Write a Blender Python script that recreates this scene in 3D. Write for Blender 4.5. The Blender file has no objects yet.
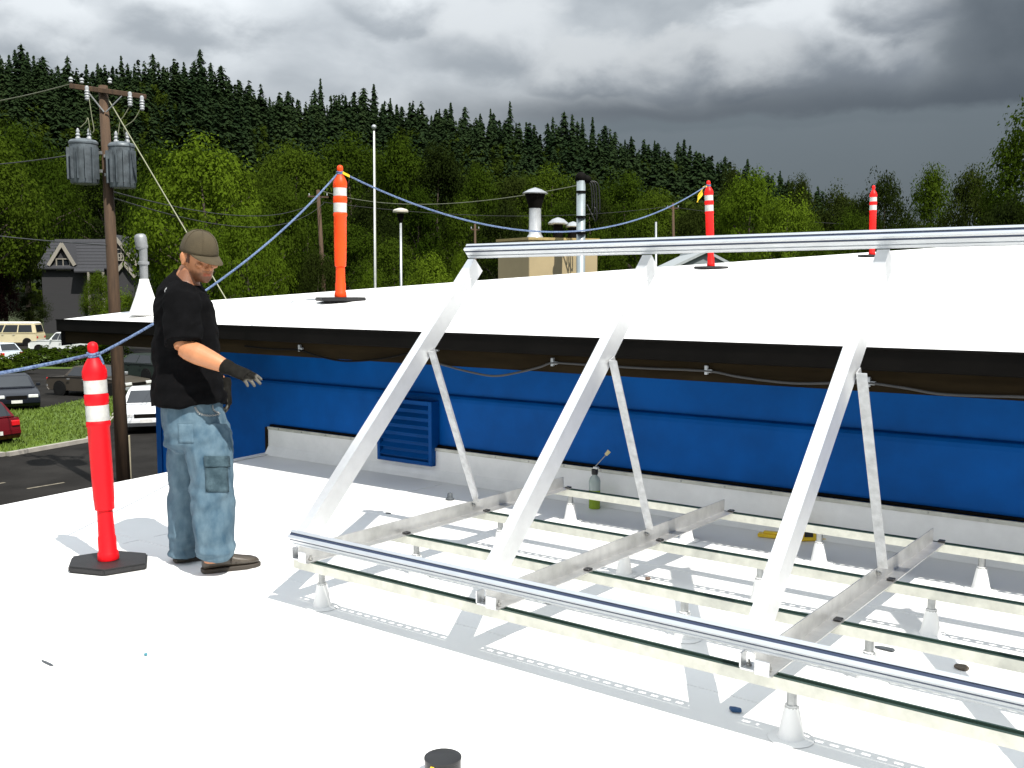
import bpy, bmesh, math, random
import numpy as np
from mathutils import Vector, Matrix, noise as mnoise

# ------------------------------------------------------------------ camera, sky, sun, exposure
S = bpy.context.scene
COL = S.collection
R = math.radians
FPX, PITCH, YAW, CH = 1000.0, R(5.43), R(37.2), 1.45
cam_data = bpy.data.cameras.new('camera')
cam_data.sensor_width = 36.0
cam_data.lens = FPX / 1024 * 36.0
cam_data.clip_end = 3000
cam_data.clip_start = 0.05
cam = bpy.data.objects.new('camera', cam_data)
COL.objects.link(cam)
cam.location = (0, 0, CH)
cam.rotation_euler = (R(90) - PITCH, 0, YAW)
S.camera = cam

SUN = Vector((0.69, -0.19, 1.0)).normalized()          # towards the sun
sl = bpy.data.lights.new('sun', 'SUN')
sl.energy = 4.9
sl.angle = R(0.53)
sl.color = (1.0, 0.955, 0.88)
so = bpy.data.objects.new('sun', sl)
COL.objects.link(so)
so.location = (20, -10, 40)
so.rotation_euler = (-SUN).to_track_quat('-Z', 'Y').to_euler()

S.view_settings.view_transform = 'Standard'
S.view_settings.look = 'None'
S.view_settings.gamma = 1.0
S.view_settings.exposure = 0.42
S.view_settings.use_curve_mapping = False
S.cycles.max_bounces = 8
S.cycles.transparent_max_bounces = 8
S.cycles.use_denoising = True

_sy, _cy = math.sin(YAW), math.cos(YAW)
CR = Vector((_cy, _sy, 0))                               # image right, level
CF = Vector((-_sy, _cy, 0))                              # view direction, level
CFW = Vector((-_sy * math.cos(PITCH), _cy * math.cos(PITCH), -math.sin(PITCH)))
CU = CR.cross(CFW)
CP = Vector((0, 0, CH))


def at(px, py, depth):
    """world point seen at a pixel, at a given depth"""
    return CP + (CFW + CR * ((px - 512) / FPX) + CU * ((384 - py) / FPX)) * depth


def onz(px, py, z=0.0):
    d = CFW + CR * ((px - 512) / FPX) + CU * ((384 - py) / FPX)
    return CP + d * ((z - CH) / d.z)


def ony(px, py, Y):
    d = CFW + CR * ((px - 512) / FPX) + CU * ((384 - py) / FPX)
    return CP + d * (Y / d.y)


def world():
    w = bpy.data.worlds.new('World')
    S.world = w
    w.use_nodes = True
    w.cycles.sampling_method = 'MANUAL'
    w.cycles.sample_map_resolution = 256
    nt = w.node_tree
    nt.nodes.clear()
    N = nt.nodes.new
    L = nt.links.new

    def math_(op, a, b=None, c=None, clamp=False):
        n = N('ShaderNodeMath')
        n.operation = op
        n.use_clamp = clamp
        for i, v in enumerate((a, b, c)):
            if v is None:
                continue
            if isinstance(v, (int, float)):
                n.inputs[i].default_value = v
            else:
                L(v, n.inputs[i])
        return n.outputs[0]

    def sstep(v, lo, hi):
        n = N('ShaderNodeMapRange')
        n.interpolation_type = 'SMOOTHSTEP'
        n.inputs['From Min'].default_value = lo
        n.inputs['From Max'].default_value = hi
        L(v, n.inputs['Value'])
        return n.outputs[0]

    def mixc(f, a, b):
        n = N('ShaderNodeMix')
        n.data_type = 'RGBA'
        if isinstance(f, (int, float)):
            n.inputs[0].default_value = f
        else:
            L(f, n.inputs[0])
        for i, v in ((6, a), (7, b)):
            if isinstance(v, tuple):
                n.inputs[i].default_value = (*v, 1)
            else:
                L(v, n.inputs[i])
        return n.outputs[2]

    out = N('ShaderNodeOutputWorld')
    bg = N('ShaderNodeBackground')
    bg.inputs['Strength'].default_value = 0.1
    L(bg.outputs[0], out.inputs[0])
    sky = N('ShaderNodeTexSky')
    sky.sky_type = 'NISHITA'
    sky.sun_disc = False
    sky.sun_elevation = math.asin(SUN.z)
    sky.sun_rotation = math.atan2(SUN.x, SUN.y)
    sky.air_density = 1.0
    sky.dust_density = 1.5
    tc = N('ShaderNodeTexCoord')
    # turn the direction so that x runs to the image's right and y away
    vr = N('ShaderNodeVectorRotate')
    vr.rotation_type = 'Z_AXIS'
    vr.inputs['Angle'].default_value = -YAW
    L(tc.outputs['Generated'], vr.inputs['Vector'])
    sep = N('ShaderNodeSeparateXYZ')
    L(vr.outputs[0], sep.inputs[0])
    x, y, z = sep.outputs
    zc = math_('MAXIMUM', z, 0.0)
    den = math_('ADD', zc, 0.10)
    cx = math_('DIVIDE', x, den)
    cy = math_('DIVIDE', y, den)
    comb = N('ShaderNodeCombineXYZ')
    L(cx, comb.inputs[0])
    L(cy, comb.inputs[1])

    def noise(vec, scale, detail, rough, off, dist=0.0):
        m = N('ShaderNodeMapping')
        m.inputs['Location'].default_value = off
        L(vec, m.inputs['Vector'])
        n = N('ShaderNodeTexNoise')
        n.inputs['Scale'].default_value = scale
        n.inputs['Detail'].default_value = detail
        n.inputs['Roughness'].default_value = rough
        n.inputs['Distortion'].default_value = dist
        L(m.outputs[0], n.inputs['Vector'])
        return n.outputs[0]

    # billows: noise on the direction itself, squashed in elevation
    sc = N('ShaderNodeVectorMath')
    sc.operation = 'MULTIPLY'
    sc.inputs[1].default_value = (1.0, 1.0, 1.7)
    L(vr.outputs[0], sc.inputs[0])
    n_big = noise(comb.outputs[0], 0.55, 3, 0.5, (3.1, 1.7, 0.0))
    n_bil = noise(sc.outputs[0], 9.0, 6, 0.55, (0.35, 0.2, 0.1), 0.25)
    n_bl2 = noise(sc.outputs[0], 11.0, 6, 0.55, (4.1, 2.2, 1.1), 0.25)
    n_mid = noise(sc.outputs[0], 3.0, 5, 0.5, (1.9, 0.4, 0.6), 0.2)
    az = math_('ARCTAN2', x, y)
    el = math_('ARCSINE', z)
    wob = lambda n_, k: math_('MULTIPLY', math_('SUBTRACT', n_, 0.5), k)
    azw = math_('ADD', az, wob(n_bil, 0.11))
    elw = math_('ADD', el, wob(n_bl2, 0.085))
    right = sstep(az, -0.20, 0.38)
    # grey cloud deck, lighter to the left, mottled
    v = math_('ADD', math_('MULTIPLY', n_mid, 0.55), math_('ADD', math_('MULTIPLY', n_bil, 0.35), math_('MULTIPLY', n_big, 0.2)))
    mot = sstep(v, 0.40, 0.72)
    cl = mixc(mot, mixc(right, (0.27, 0.285, 0.30), (0.135, 0.15, 0.165)), mixc(right, (0.50, 0.51, 0.515), (0.27, 0.285, 0.295)))
    # heaped clouds: lit crowns over grey undersides
    for a0, e0, ra, re, br in ((0.281, 0.226, 0.115, 0.062, 0.50), (0.225, 0.205, 0.055, 0.04, 0.40), (0.078, 0.212, 0.07, 0.034, 0.40), (0.160, 0.214, 0.045, 0.034, 0.38),
                               (-0.02, 0.240, 0.085, 0.045, 0.44), (-0.312, 0.245, 0.085, 0.04, 0.54), (-0.43, 0.222, 0.06, 0.035, 0.52), (-0.126, 0.272, 0.07, 0.035, 0.52),
                               (0.355, 0.262, 0.055, 0.045, 0.47)):
        dx_ = math_('DIVIDE', math_('SUBTRACT', azw, a0), ra)
        dy_ = math_('DIVIDE', math_('SUBTRACT', elw, e0), re)
        dd = math_('SQRT', math_('ADD', math_('MULTIPLY', dx_, dx_), math_('MULTIPLY', dy_, dy_)))
        mk = math_('SUBTRACT', 1.0, sstep(dd, 0.72, 1.12))
        lit = sstep(math_('ADD', dy_, wob(n_bil, 1.6)), -0.75, 0.55)
        c_ = mixc(lit, mixc(right, (0.24, 0.255, 0.27), (0.14, 0.153, 0.17)), (br, br * 1.015, br * 1.02))
        cl = mixc(math_('MULTIPLY', mk, 0.88), cl, c_)
    # dark rain cloud to the right and the long dark base below the heaps
    dk = math_('MULTIPLY', sstep(azw, 0.355, 0.43), math_('SUBTRACT', 1.0, sstep(azw, 0.62, 0.75)))
    dk = math_('MULTIPLY', dk, math_('SUBTRACT', 1.0, sstep(elw, 0.30, 0.36)))
    cl = mixc(math_('MULTIPLY', dk, 0.85), cl, mixc(mot, (0.042, 0.050, 0.058), (0.085, 0.096, 0.108)))
    elb = math_('ADD', el, wob(n_bl2, 0.030))
    bandr = sstep(az, -0.22, 0.12)
    band = math_('MULTIPLY', sstep(elb, 0.148, 0.154), math_('SUBTRACT', 1.0, sstep(elb, 0.166, 0.204)))
    cl = mixc(math_('MULTIPLY', band, math_('MULTIPLY', bandr, 0.86)), cl, (0.060, 0.069, 0.080))
    veil = math_('SUBTRACT', 1.0, sstep(elb, 0.157, 0.166))
    veil_c = mixc(bandr, (0.30, 0.315, 0.33), (0.108, 0.124, 0.135))
    cl = mixc(math_('MULTIPLY', veil, 0.95), cl, veil_c)
    # overcast skies are brighter overhead
    up = math_('MULTIPLY', math_('ADD', 1.0, math_('MULTIPLY', zc, 4.0)), 0.555)
    upc = N('ShaderNodeVectorMath')
    upc.operation = 'SCALE'
    L(cl, upc.inputs[0])
    L(math_('MULTIPLY', up, 12.3), upc.inputs['Scale'])
    tint = N('ShaderNodeVectorMath')
    tint.operation = 'MULTIPLY'
    tint.inputs[1].default_value = (0.965, 1.0, 1.03)
    L(upc.outputs[0], tint.inputs[0])
    fin = mixc(0.96, sky.outputs[0], tint.outputs[0])
    L(fin, bg.inputs['Color'])


world()

# ------------------------------------------------------------------ helpers
rnd = random.Random(7)
MATS = {}


def mat(name, col, rough=0.6, metal=0.0, var=0.12, scale=6.0, bump=0.0, bscale=60.0, spec=0.5, col2=None, stretch=None, attr=None):
    if name in MATS:
        return MATS[name]
    m = bpy.data.materials.new(name)
    MATS[name] = m
    m.use_nodes = True
    nt = m.node_tree
    b = nt.nodes['Principled BSDF']
    b.inputs['Roughness'].default_value = rough
    b.inputs['Metallic'].default_value = metal
    b.inputs['Specular IOR Level'].default_value = spec
    tc = nt.nodes.new('ShaderNodeTexCoord')
    vec = tc.outputs['Object']
    if stretch:
        mp = nt.nodes.new('ShaderNodeMapping')
        mp.inputs['Scale'].default_value = stretch
        nt.links.new(vec, mp.inputs['Vector'])
        vec = mp.outputs[0]
    n = nt.nodes.new('ShaderNodeTexNoise')
    n.inputs['Scale'].default_value = scale
    n.inputs['Detail'].default_value = 6
    n.inputs['Roughness'].default_value = 0.6
    nt.links.new(vec, n.inputs['Vector'])
    rp = nt.nodes.new('ShaderNodeValToRGB')
    rp.color_ramp.elements[0].position = 0.3
    rp.color_ramp.elements[1].position = 0.7
    c2 = col2 if col2 else tuple(min(1.0, c * (1 + var)) for c in col)
    c1 = col if col2 else tuple(c * (1 - var) for c in col)
    rp.color_ramp.elements[0].color = (*c1, 1)
    rp.color_ramp.elements[1].color = (*c2, 1)
    nt.links.new(n.outputs[0], rp.inputs[0])
    outc = rp.outputs[0]
    if attr:
        a = nt.nodes.new('ShaderNodeAttribute')
        a.attribute_name = attr
        mx = nt.nodes.new('ShaderNodeMix')
        mx.data_type = 'RGBA'
        mx.blend_type = 'MULTIPLY'
        mx.inputs[0].default_value = 1.0
        nt.links.new(outc, mx.inputs[6])
        nt.links.new(a.outputs['Color'], mx.inputs[7])
        outc = mx.outputs[2]
    nt.links.new(outc, b.inputs['Base Color'])
    if bump:
        n2 = nt.nodes.new('ShaderNodeTexNoise')
        n2.inputs['Scale'].default_value = bscale
        n2.inputs['Detail'].default_value = 4
        nt.links.new(tc.outputs['Object'], n2.inputs['Vector'])
        bp = nt.nodes.new('ShaderNodeBump')
        bp.inputs['Strength'].default_value = bump
        bp.inputs['Distance'].default_value = 0.01
        nt.links.new(n2.outputs[0], bp.inputs['Height'])
        nt.links.new(bp.outputs[0], b.inputs['Normal'])
    return m


def tag(o, label=None, cat=None, group=None, kind=None):
    if label:
        o['label'] = label
    if cat:
        o['category'] = cat
    if group:
        o['group'] = group
    if kind:
        o['kind'] = kind
    return o


def empty(name, loc=(0, 0, 0), label=None, cat=None, group=None):
    o = bpy.data.objects.new(name, None)
    o.empty_display_size = 0.1
    COL.objects.link(o)
    o.location = loc
    return tag(o, label, cat, group)


def origin(p):
    v = Vector((0, 0, 0))
    while p is not None:
        v = v + Vector(p.location)
        p = p.parent
    return v


def link_mesh(name, me, m, parent=None, smooth=False):
    o = bpy.data.objects.new(name, me)
    COL.objects.link(o)
    if m:
        me.materials.clear()
        me.materials.append(m)
    if smooth:
        me.shade_smooth()
    if parent:
        o.parent = parent
    return o


def copy_tree(o, parent=None):
    c = o.copy()
    COL.objects.link(c)
    c.parent = parent
    for ch in list(o.children):
        copy_tree(ch, c)
    return c


class MB:
    def __init__(s):
        s.v = []
        s.f = []

    def add(s, vs, fs):
        k = len(s.v)
        s.v += [tuple(v) for v in vs]
        s.f += [tuple(i + k for i in f) for f in fs]
        return s

    def box(s, c, size, M=None):
        hx, hy, hz = size[0] / 2, size[1] / 2, size[2] / 2
        c = Vector(c)
        vs = []
        for dz in (-1, 1):
            for dx, dy in ((-1, -1), (1, -1), (1, 1), (-1, 1)):
                p = Vector((dx * hx, dy * hy, dz * hz))
                vs.append(c + (M @ p if M else p))
        return s.add(vs, [(3, 2, 1, 0), (4, 5, 6, 7), (0, 1, 5, 4), (1, 2, 6, 5), (2, 3, 7, 6), (3, 0, 4, 7)])

    def box2(s, a, b):
        return s.box([(a[i] + b[i]) / 2 for i in range(3)], [abs(b[i] - a[i]) for i in range(3)])

    def rings(s, rings, cap=True, closed=True):
        n = len(rings[0])
        vs = [p for r in rings for p in r]
        fs = []
        for i in range(len(rings) - 1):
            for j in range(n if closed else n - 1):
                a, b = i * n + j, i * n + (j + 1) % n
                fs.append((a, b, b + n, a + n))
        if cap:
            fs.append(tuple(range(n - 1, -1, -1)))
            k = (len(rings) - 1) * n
            fs.append(tuple(range(k, k + n)))
        return s.add(vs, fs)

    def tube(s, path, rad, n=8, cap=True):
        path = [Vector(p) for p in path]
        if isinstance(rad, (int, float)):
            rad = [rad] * len(path)
        rs = []
        ref = None
        for i, p in enumerate(path):
            t = (path[min(i + 1, len(path) - 1)] - path[max(i - 1, 0)])
            t = t.normalized() if t.length > 1e-9 else Vector((0, 0, 1))
            if ref is None:
                ref = Vector((0, 0, 1)) if abs(t.z) < 0.9 else Vector((1, 0, 0))
            e1 = (ref - t * ref.dot(t)).normalized()
            ref = e1
            e2 = t.cross(e1)
            rs.append([p + (e1 * math.cos(2 * math.pi * k / n) + e2 * math.sin(2 * math.pi * k / n)) * rad[i] for k in range(n)])
        return s.rings(rs, cap)

    def lathe(s, prof, n=20, c=(0, 0, 0), M=None, cap=True):
        c = Vector(c)
        rs = []
        for r, z in prof:
            ring = []
            for k in range(n):
                a = 2 * math.pi * k / n
                p = Vector((r * math.cos(a), r * math.sin(a), z))
                ring.append(c + (M @ p if M else p))
            rs.append(ring)
        return s.rings(rs, cap)

    def prism(s, poly, z0, z1):
        n = len(poly)
        vs = [(x, y, z0) for x, y in poly] + [(x, y, z1) for x, y in poly]
        fs = [tuple(range(n - 1, -1, -1)), tuple(range(n, 2 * n))]
        for i in range(n):
            j = (i + 1) % n
            fs.append((i, j, j + n, i + n))
        return s.add(vs, fs)

    def sweep(s, prof, o, e1, e2, ax, length):
        """closed 2D profile (a along e1, b along e2) pushed along ax"""
        o, e1, e2, ax = Vector(o), Vector(e1), Vector(e2), Vector(ax)
        n = len(prof)
        r0 = [o + e1 * a + e2 * b for a, b in prof]
        r1 = [p + ax * length for p in r0]
        return s.rings([r0, r1], True)

    def ell(s, c, rad, M=None, n=12, m=8):
        c = Vector(c)
        rs = []
        for i in range(m + 1):
            th = math.pi * i / m
            rr = max(math.sin(th), 1e-3)
            ring = []
            for k in range(n):
                a = 2 * math.pi * k / n
                p = Vector((rad[0] * rr * math.cos(a), rad[1] * rr * math.sin(a), -rad[2] * math.cos(th)))
                ring.append(c + (M @ p if M else p))
            rs.append(ring)
        return s.rings(rs, True)

    def build(s, name, m, parent=None, smooth=False, bevel=0.0, fix=True, seg=1, auto=None):
        me = bpy.data.meshes.new(name)
        off = origin(parent)
        me.from_pydata([(v[0] - off.x, v[1] - off.y, v[2] - off.z) for v in s.v], [], s.f)
        if fix or bevel:
            bm = bmesh.new()
            bm.from_mesh(me)
            bmesh.ops.recalc_face_normals(bm, faces=bm.faces)
            if bevel:
                es = [e for e in bm.edges if len(e.link_faces) == 2 and e.calc_face_angle(0) > 0.5]
                bmesh.ops.bevel(bm, geom=es, offset=bevel, segments=seg, affect='EDGES', clamp_overlap=True)
            bm.to_mesh(me)
            bm.free()
        o = link_mesh(name, me, m, parent, smooth)
        if auto is not None:
            me.shade_smooth()
            ang = R(auto)
            bm = bmesh.new()
            bm.from_mesh(me)
            for e in bm.edges:
                if len(e.link_faces) == 2 and e.calc_face_angle(0) > ang:
                    e.smooth = False
            bm.to_mesh(me)
            bm.free()
        return o


def remesh(mb, voxel, smooth=6, factor=0.5):
    me = bpy.data.meshes.new('tmp')
    me.from_pydata(mb.v, [], mb.f)
    bm = bmesh.new()
    bm.from_mesh(me)
    bmesh.ops.recalc_face_normals(bm, faces=bm.faces)
    bm.to_mesh(me)
    bm.free()
    o = bpy.data.objects.new('tmp', me)
    COL.objects.link(o)
    md = o.modifiers.new('r', 'REMESH')
    md.mode = 'VOXEL'
    md.voxel_size = voxel
    if smooth:
        sm = o.modifiers.new('s', 'SMOOTH')
        sm.iterations = smooth
        sm.factor = factor
    dg = bpy.context.evaluated_depsgraph_get()
    dg.update()
    res = bpy.data.meshes.new_from_object(o.evaluated_get(dg))
    bpy.data.objects.remove(o)
    bpy.data.meshes.remove(me)
    return res


def shift_mesh(me, off):
    me.transform(Matrix.Translation(-Vector(off)))


# ------------------------------------------------------------------ materials
M_white = mat('white_membrane', (0.80, 0.80, 0.79), 0.55, var=0.05, scale=1.3, bump=0.05, bscale=25, spec=0.3)
M_uroof = mat('white_membrane_upper', (0.62, 0.62, 0.61), 0.55, col2=(0.84, 0.84, 0.83), scale=1.1, stretch=(0.5, 2.2, 1), spec=0.3)
_r = [n for n in M_uroof.node_tree.nodes if n.type == 'VALTORGB'][0].color_ramp
_r.elements[0].color = (0.36, 0.36, 0.355, 1)
_r.elements[0].position = 0.27
_r.elements[1].position = 0.43
M_flash = mat('white_flashing', (0.80, 0.80, 0.79), 0.5, var=0.08, scale=5, bump=0.08, bscale=18)
M_boot = mat('white_boot', (0.8, 0.8, 0.79), 0.5, var=0.04)
M_blue = mat('blue_wall_paint', (0.0005, 0.088, 0.36), 0.55, var=0.22, scale=2.2, bump=0.06, bscale=30, spec=0.12)
M_blue2 = mat('blue_louver_paint', (0.0005, 0.065, 0.26), 0.5, var=0.15, scale=4, spec=0.12)
M_dark = mat('dark_edge_metal', (0.0055, 0.005, 0.0045), 0.7, var=0.25, scale=4, spec=0.05)
M_brown = mat('brown_fascia_board', (0.019, 0.013, 0.006), 0.8, var=0.35, scale=3, stretch=(0.6, 3, 6), spec=0.06)
M_alu = mat('mill_aluminium', (0.80, 0.81, 0.82), 0.40, metal=0.78, var=0.05, scale=14)
M_alu2 = mat('rail_aluminium', (0.62, 0.645, 0.67), 0.36, metal=0.85, var=0.05, scale=14)
M_galv = mat('galvanised_strut', (0.60, 0.60, 0.53), 0.45, metal=0.35, var=0.14, scale=16)
M_galv2 = mat('galvanised_rear_leg', (0.52, 0.53, 0.54), 0.42, metal=0.6, var=0.2, scale=25)
M_steel = mat('dull_steel', (0.36, 0.37, 0.37), 0.42, metal=0.7, var=0.2, scale=20)
M_bolt = mat('bolt_steel', (0.35, 0.35, 0.34), 0.35, metal=0.8)
M_red = mat('red_plastic', (0.55, 0.003, 0.008), 0.5, col2=(0.84, 0.005, 0.012), scale=9, stretch=(1, 1, .4), spec=0.25)
M_orange = mat('orange_plastic', (0.83, 0.065, 0.008), 0.45, var=0.08, scale=7, spec=0.25)
M_band = mat('reflective_band', (0.50, 0.50, 0.48), 0.4, var=0.15, scale=30)
M_rubber = mat('black_rubber', (0.013, 0.013, 0.014), 0.55, var=0.25, scale=15, bump=0.2, bscale=90)
M_rope = mat('blue_rope', (0.006, 0.028, 0.11), 0.8, col2=(0.17, 0.24, 0.38), scale=75)
M_asph = mat('asphalt', (0.017, 0.016, 0.015), 1.0, var=0.4, scale=0.6, bump=0.3, bscale=12, spec=0.08)
M_grass = mat('mown_grass', (0.068, 0.115, 0.007), 0.9, var=0.3, scale=1.2, bump=0.6, bscale=10)
M_soil = mat('hill_ground', (0.03, 0.042, 0.014), 0.95, var=0.4, scale=0.05)
M_conc = mat('concrete', (0.30, 0.28, 0.25), 0.85, var=0.2, scale=3)
M_wood = mat('weathered_pole_wood', (0.066, 0.038, 0.020), 0.85, var=0.35, scale=3, stretch=(6, 6, 0.5), bump=0.3, bscale=40)
M_bark = mat('bark', (0.055, 0.042, 0.03), 0.9, var=0.3, scale=3)
M_tan = mat('tan_stucco', (0.40, 0.32, 0.18), 0.85, var=0.08, scale=2, bump=0.1, bscale=30)
M_grey = mat('grey_metal', (0.42, 0.44, 0.46), 0.4, metal=0.5, var=0.12, scale=8)
M_tran = mat('transformer_grey', (0.105, 0.125, 0.14), 0.45, metal=0.2, var=0.4, scale=5)
M_ceram = mat('insulator_porcelain', (0.34, 0.36, 0.38), 0.3, var=0.2)
M_wire = mat('wire_grey', (0.04, 0.04, 0.04), 0.5, metal=0.3)
M_wire2 = mat('bright_guy_wire', (0.17, 0.18, 0.11), 0.5, metal=0.2)
M_glass = mat('dark_window_glass', (0.015, 0.018, 0.022), 0.06, var=0.2, scale=1, spec=0.8)
M_black = mat('black_plastic', (0.012, 0.012, 0.013), 0.4, var=0.2)
M_yellow = mat('yellow_plastic', (0.75, 0.50, 0.02), 0.45, var=0.1)


def leaf_mat(name, c1, c2, trans=0.35, scale=0.5):
    m = bpy.data.materials.new(name)
    m.use_nodes = True
    nt = m.node_tree
    nt.nodes.clear()
    N, L = nt.nodes.new, nt.links.new
    out = N('ShaderNodeOutputMaterial')
    tc = N('ShaderNodeTexCoord')
    oi = N('ShaderNodeObjectInfo')
    no = N('ShaderNodeTexNoise')
    no.inputs['Scale'].default_value = scale
    no.inputs['Detail'].default_value = 5
    L(tc.outputs['Object'], no.inputs['Vector'])
    ad = N('ShaderNodeMath')
    ad.operation = 'MULTIPLY_ADD'
    L(oi.outputs['Random'], ad.inputs[0])
    ad.inputs[1].default_value = 0.35
    L(no.outputs[0], ad.inputs[2])
    rp = N('ShaderNodeValToRGB')
    rp.color_ramp.elements[0].position = 0.38
    rp.color_ramp.elements[1].position = 0.92
    rp.color_ramp.elements[0].color = (*c1, 1)
    rp.color_ramp.elements[1].color = (*c2, 1)
    L(ad.outputs[0], rp.inputs[0])
    df = N('ShaderNodeBsdfDiffuse')
    tr = N('ShaderNodeBsdfTranslucent')
    L(rp.outputs[0], df.inputs['Color'])
    L(rp.outputs[0], tr.inputs['Color'])
    mx = N('ShaderNodeMixShader')
    mx.inputs[0].default_value = trans
    L(df.outputs[0], mx.inputs[1])
    L(tr.outputs[0], mx.inputs[2])
    L(mx.outputs[0], out.inputs[0])
    return m


M_leaf = leaf_mat('leaf_mid_green', (0.014, 0.030, 0.003), (0.068, 0.104, 0.010))
M_leaf_b = leaf_mat('leaf_bright_green', (0.030, 0.060, 0.004), (0.110, 0.165, 0.013))
M_leaf_d = leaf_mat('leaf_dark_green', (0.010, 0.017, 0.004), (0.034, 0.047, 0.009))
M_needle = leaf_mat('conifer_needles', (0.011, 0.021, 0.011), (0.029, 0.047, 0.020), 0.15)
M_leaf_hill = leaf_mat('leaf_hill_green', (0.012, 0.023, 0.004), (0.048, 0.070, 0.009), 0.3, 0.06)
M_needle_hill = leaf_mat('conifer_needles_hill', (0.010, 0.020, 0.009), (0.032, 0.050, 0.018), 0.15, 0.05)
M_leaf_m = leaf_mat('leaf_maroon', (0.012, 0.006, 0.008), (0.03, 0.012, 0.012))

# ------------------------------------------------------------------ ground and hills
GZ = -3.5
RIDGE = [(-700, 20), (-300, 38), (0, 62), (40, 66), (80, 78), (150, 70), (200, 70), (235, 84), (300, 106), (345, 100), (400, 106), (470, 120),
         (508, 122), (545, 132), (575, 130), (610, 138), (680, 154), (745, 172), (800, 190), (830, 200), (900, 215), (1024, 225), (1700, 235)]
RX = [a for a, b in RIDGE]
RY = [b for a, b in RIDGE]
HD0, HD1 = 130.0, 380.0


def hill_z(px, D):
    top = (289 - np.interp(px, RX, RY)) / 1000 * HD1 + CH - 19.0
    t = min(max((D - HD0) / (HD1 - HD0), 0), 1)
    s = t * t * (3 - 2 * t) * 0.55 + t * 0.45
    z = GZ + (top - GZ) * s
    if D > HD1:
        z -= (D - HD1) * 0.12
    return z


def polar(px, D):
    p = CR * ((px - 512) / FPX * D) + CF * D
    return p.x, p.y


mb = MB()
mb.add([(-1500, -1500, GZ), (1500, -1500, GZ), (1500, 1500, GZ), (-1500, 1500, GZ)], [(0, 1, 2, 3)])
tag(mb.build('ground', M_soil), kind='structure')

mb = MB()
pxs = list(range(-700, 1701, 50))
Ds = [HD0 - 6, HD0] + [HD0 + (HD1 - HD0) * i / 14 for i in range(1, 15)] + [420, 500, 700]
vs, fs = [], []
for D in Ds:
    for p in pxs:
        x, y = polar(p, D)
        z = hill_z(p, D) if D > HD0 else GZ - 0.3
        if D > HD0 and D < HD1 - 1:
            z += mnoise.noise(Vector((x * 0.02, y * 0.02, 0))) * 3
        vs.append((x, y, z))
n = len(pxs)
for i in range(len(Ds) - 1):
    for j in range(n - 1):
        a = i * n + j
        fs.append((a, a + 1, a + n + 1, a + n))
mb.add(vs, fs)
tag(mb.build('hillside', M_soil, smooth=True), kind='structure')


def flat(name, pts, z, m):
    b = MB()
    b.add([(p[0], p[1], z) for p in pts], [tuple(range(len(pts)))])
    return tag(b.build(name, m), kind='structure')


def g(px, py):
    p = onz(px, py, GZ)
    return (p.x, p.y)


# car park and street: one asphalt sheet, with a mown verge between kerbs
def gp(px, D):
    return polar(px, D)


flat('street', [gp(-600, 12), gp(520, 12), gp(420, 62), gp(-600, 62)], GZ + 0.004, M_asph)
flat('car_park', [gp(-600, 74), gp(500, 74), gp(500, 100), gp(-600, 100)], GZ + 0.006, M_asph)
flat('lawn', [gp(-600, 62), gp(420, 62), gp(430, 74), gp(-600, 74)], GZ + 0.02, M_grass)
vb = [(-200, 31.4), (0, 29.4), (87, 32.4), (104, 35.5), (119, 40.6), (300, 44)]
vt = [(300, 50), (145, 46), (87, 44.5), (44, 41), (0, 40), (-200, 37)]
verge = [gp(*p) for p in vb] + [gp(*p) for p in vt]
b = MB()
b.prism(verge, GZ + 0.001, GZ + 0.10)
tag(b.build('grass_verge', M_grass), kind='structure')
b = MB()
ev = [Vector((*gp(*p), 0)) for p in vb]
for a, c in zip(ev[:-1], ev[1:]):
    d = (c - a).normalized()
    nrm = Vector((d.y, -d.x, 0))
    if nrm.dot(CF) > 0:
        nrm = -nrm
    q = [a + nrm * 0.004, c + nrm * 0.004, c + nrm * 0.16, a + nrm * 0.16]
    b.prism([(v.x, v.y) for v in q], GZ + 0.002, GZ + 0.125)
tag(b.build('kerb', M_conc), kind='structure')

# grass blades on the verge (uncountable)
b = MB()
rg = random.Random(3)
vx = [Vector((*p, 0)) for p in verge]
for i in range(9000):
    px = rg.uniform(-60, 160)
    D = rg.uniform(np.interp(px, [p[0] for p in vb], [p[1] for p in vb]) + 0.2,
                   np.interp(px, [-200, 0, 44, 87, 145, 300], [37, 40, 41, 44.5, 46, 50]) - 0.2)
    x, y = gp(px, D)
    a = rg.uniform(0, 6.28)
    h = rg.uniform(0.05, 0.13)
    w = 0.03
    dx, dy = math.cos(a) * w, math.sin(a) * w
    b.add([(x - dx, y - dy, GZ + 0.10), (x + dx, y + dy, GZ + 0.10), (x + rg.uniform(-.05, .05), y + rg.uniform(-.05, .05), GZ + 0.10 + h)], [(0, 1, 2)])
tag(b.build('grass', mat('grass_blades', (0.080, 0.130, 0.007), 0.8, var=0.35, scale=0.9), fix=False), 'short mown grass growing on the verge by the street', 'grass', kind='stuff')

# ------------------------------------------------------------------ the building
WY = 5.70            # upper wall plane
EY, EZ = 5.0, 1.16   # eave line
PK_Y = [5.0, 6.1, 12.5, 17.2, 24.4]
PK_Z = [1.16, 1.34, 1.72, 1.99, 2.40]


def roof_z(Y):
    return float(np.interp(Y, PK_Y, PK_Z))


def roof_xl(Y):
    return float(np.interp(Y, [5.0, 5.9, 24.4], [-9.2, -8.35, -6.2]))


def edge_x(Y):
    return -6.667 - 0.133 * (Y - 3.15)


bld = empty('building', (0, 5.0, GZ), 'blue walled building with bright white membrane roofs on two levels', 'building')
RXR = 9.0
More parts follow.
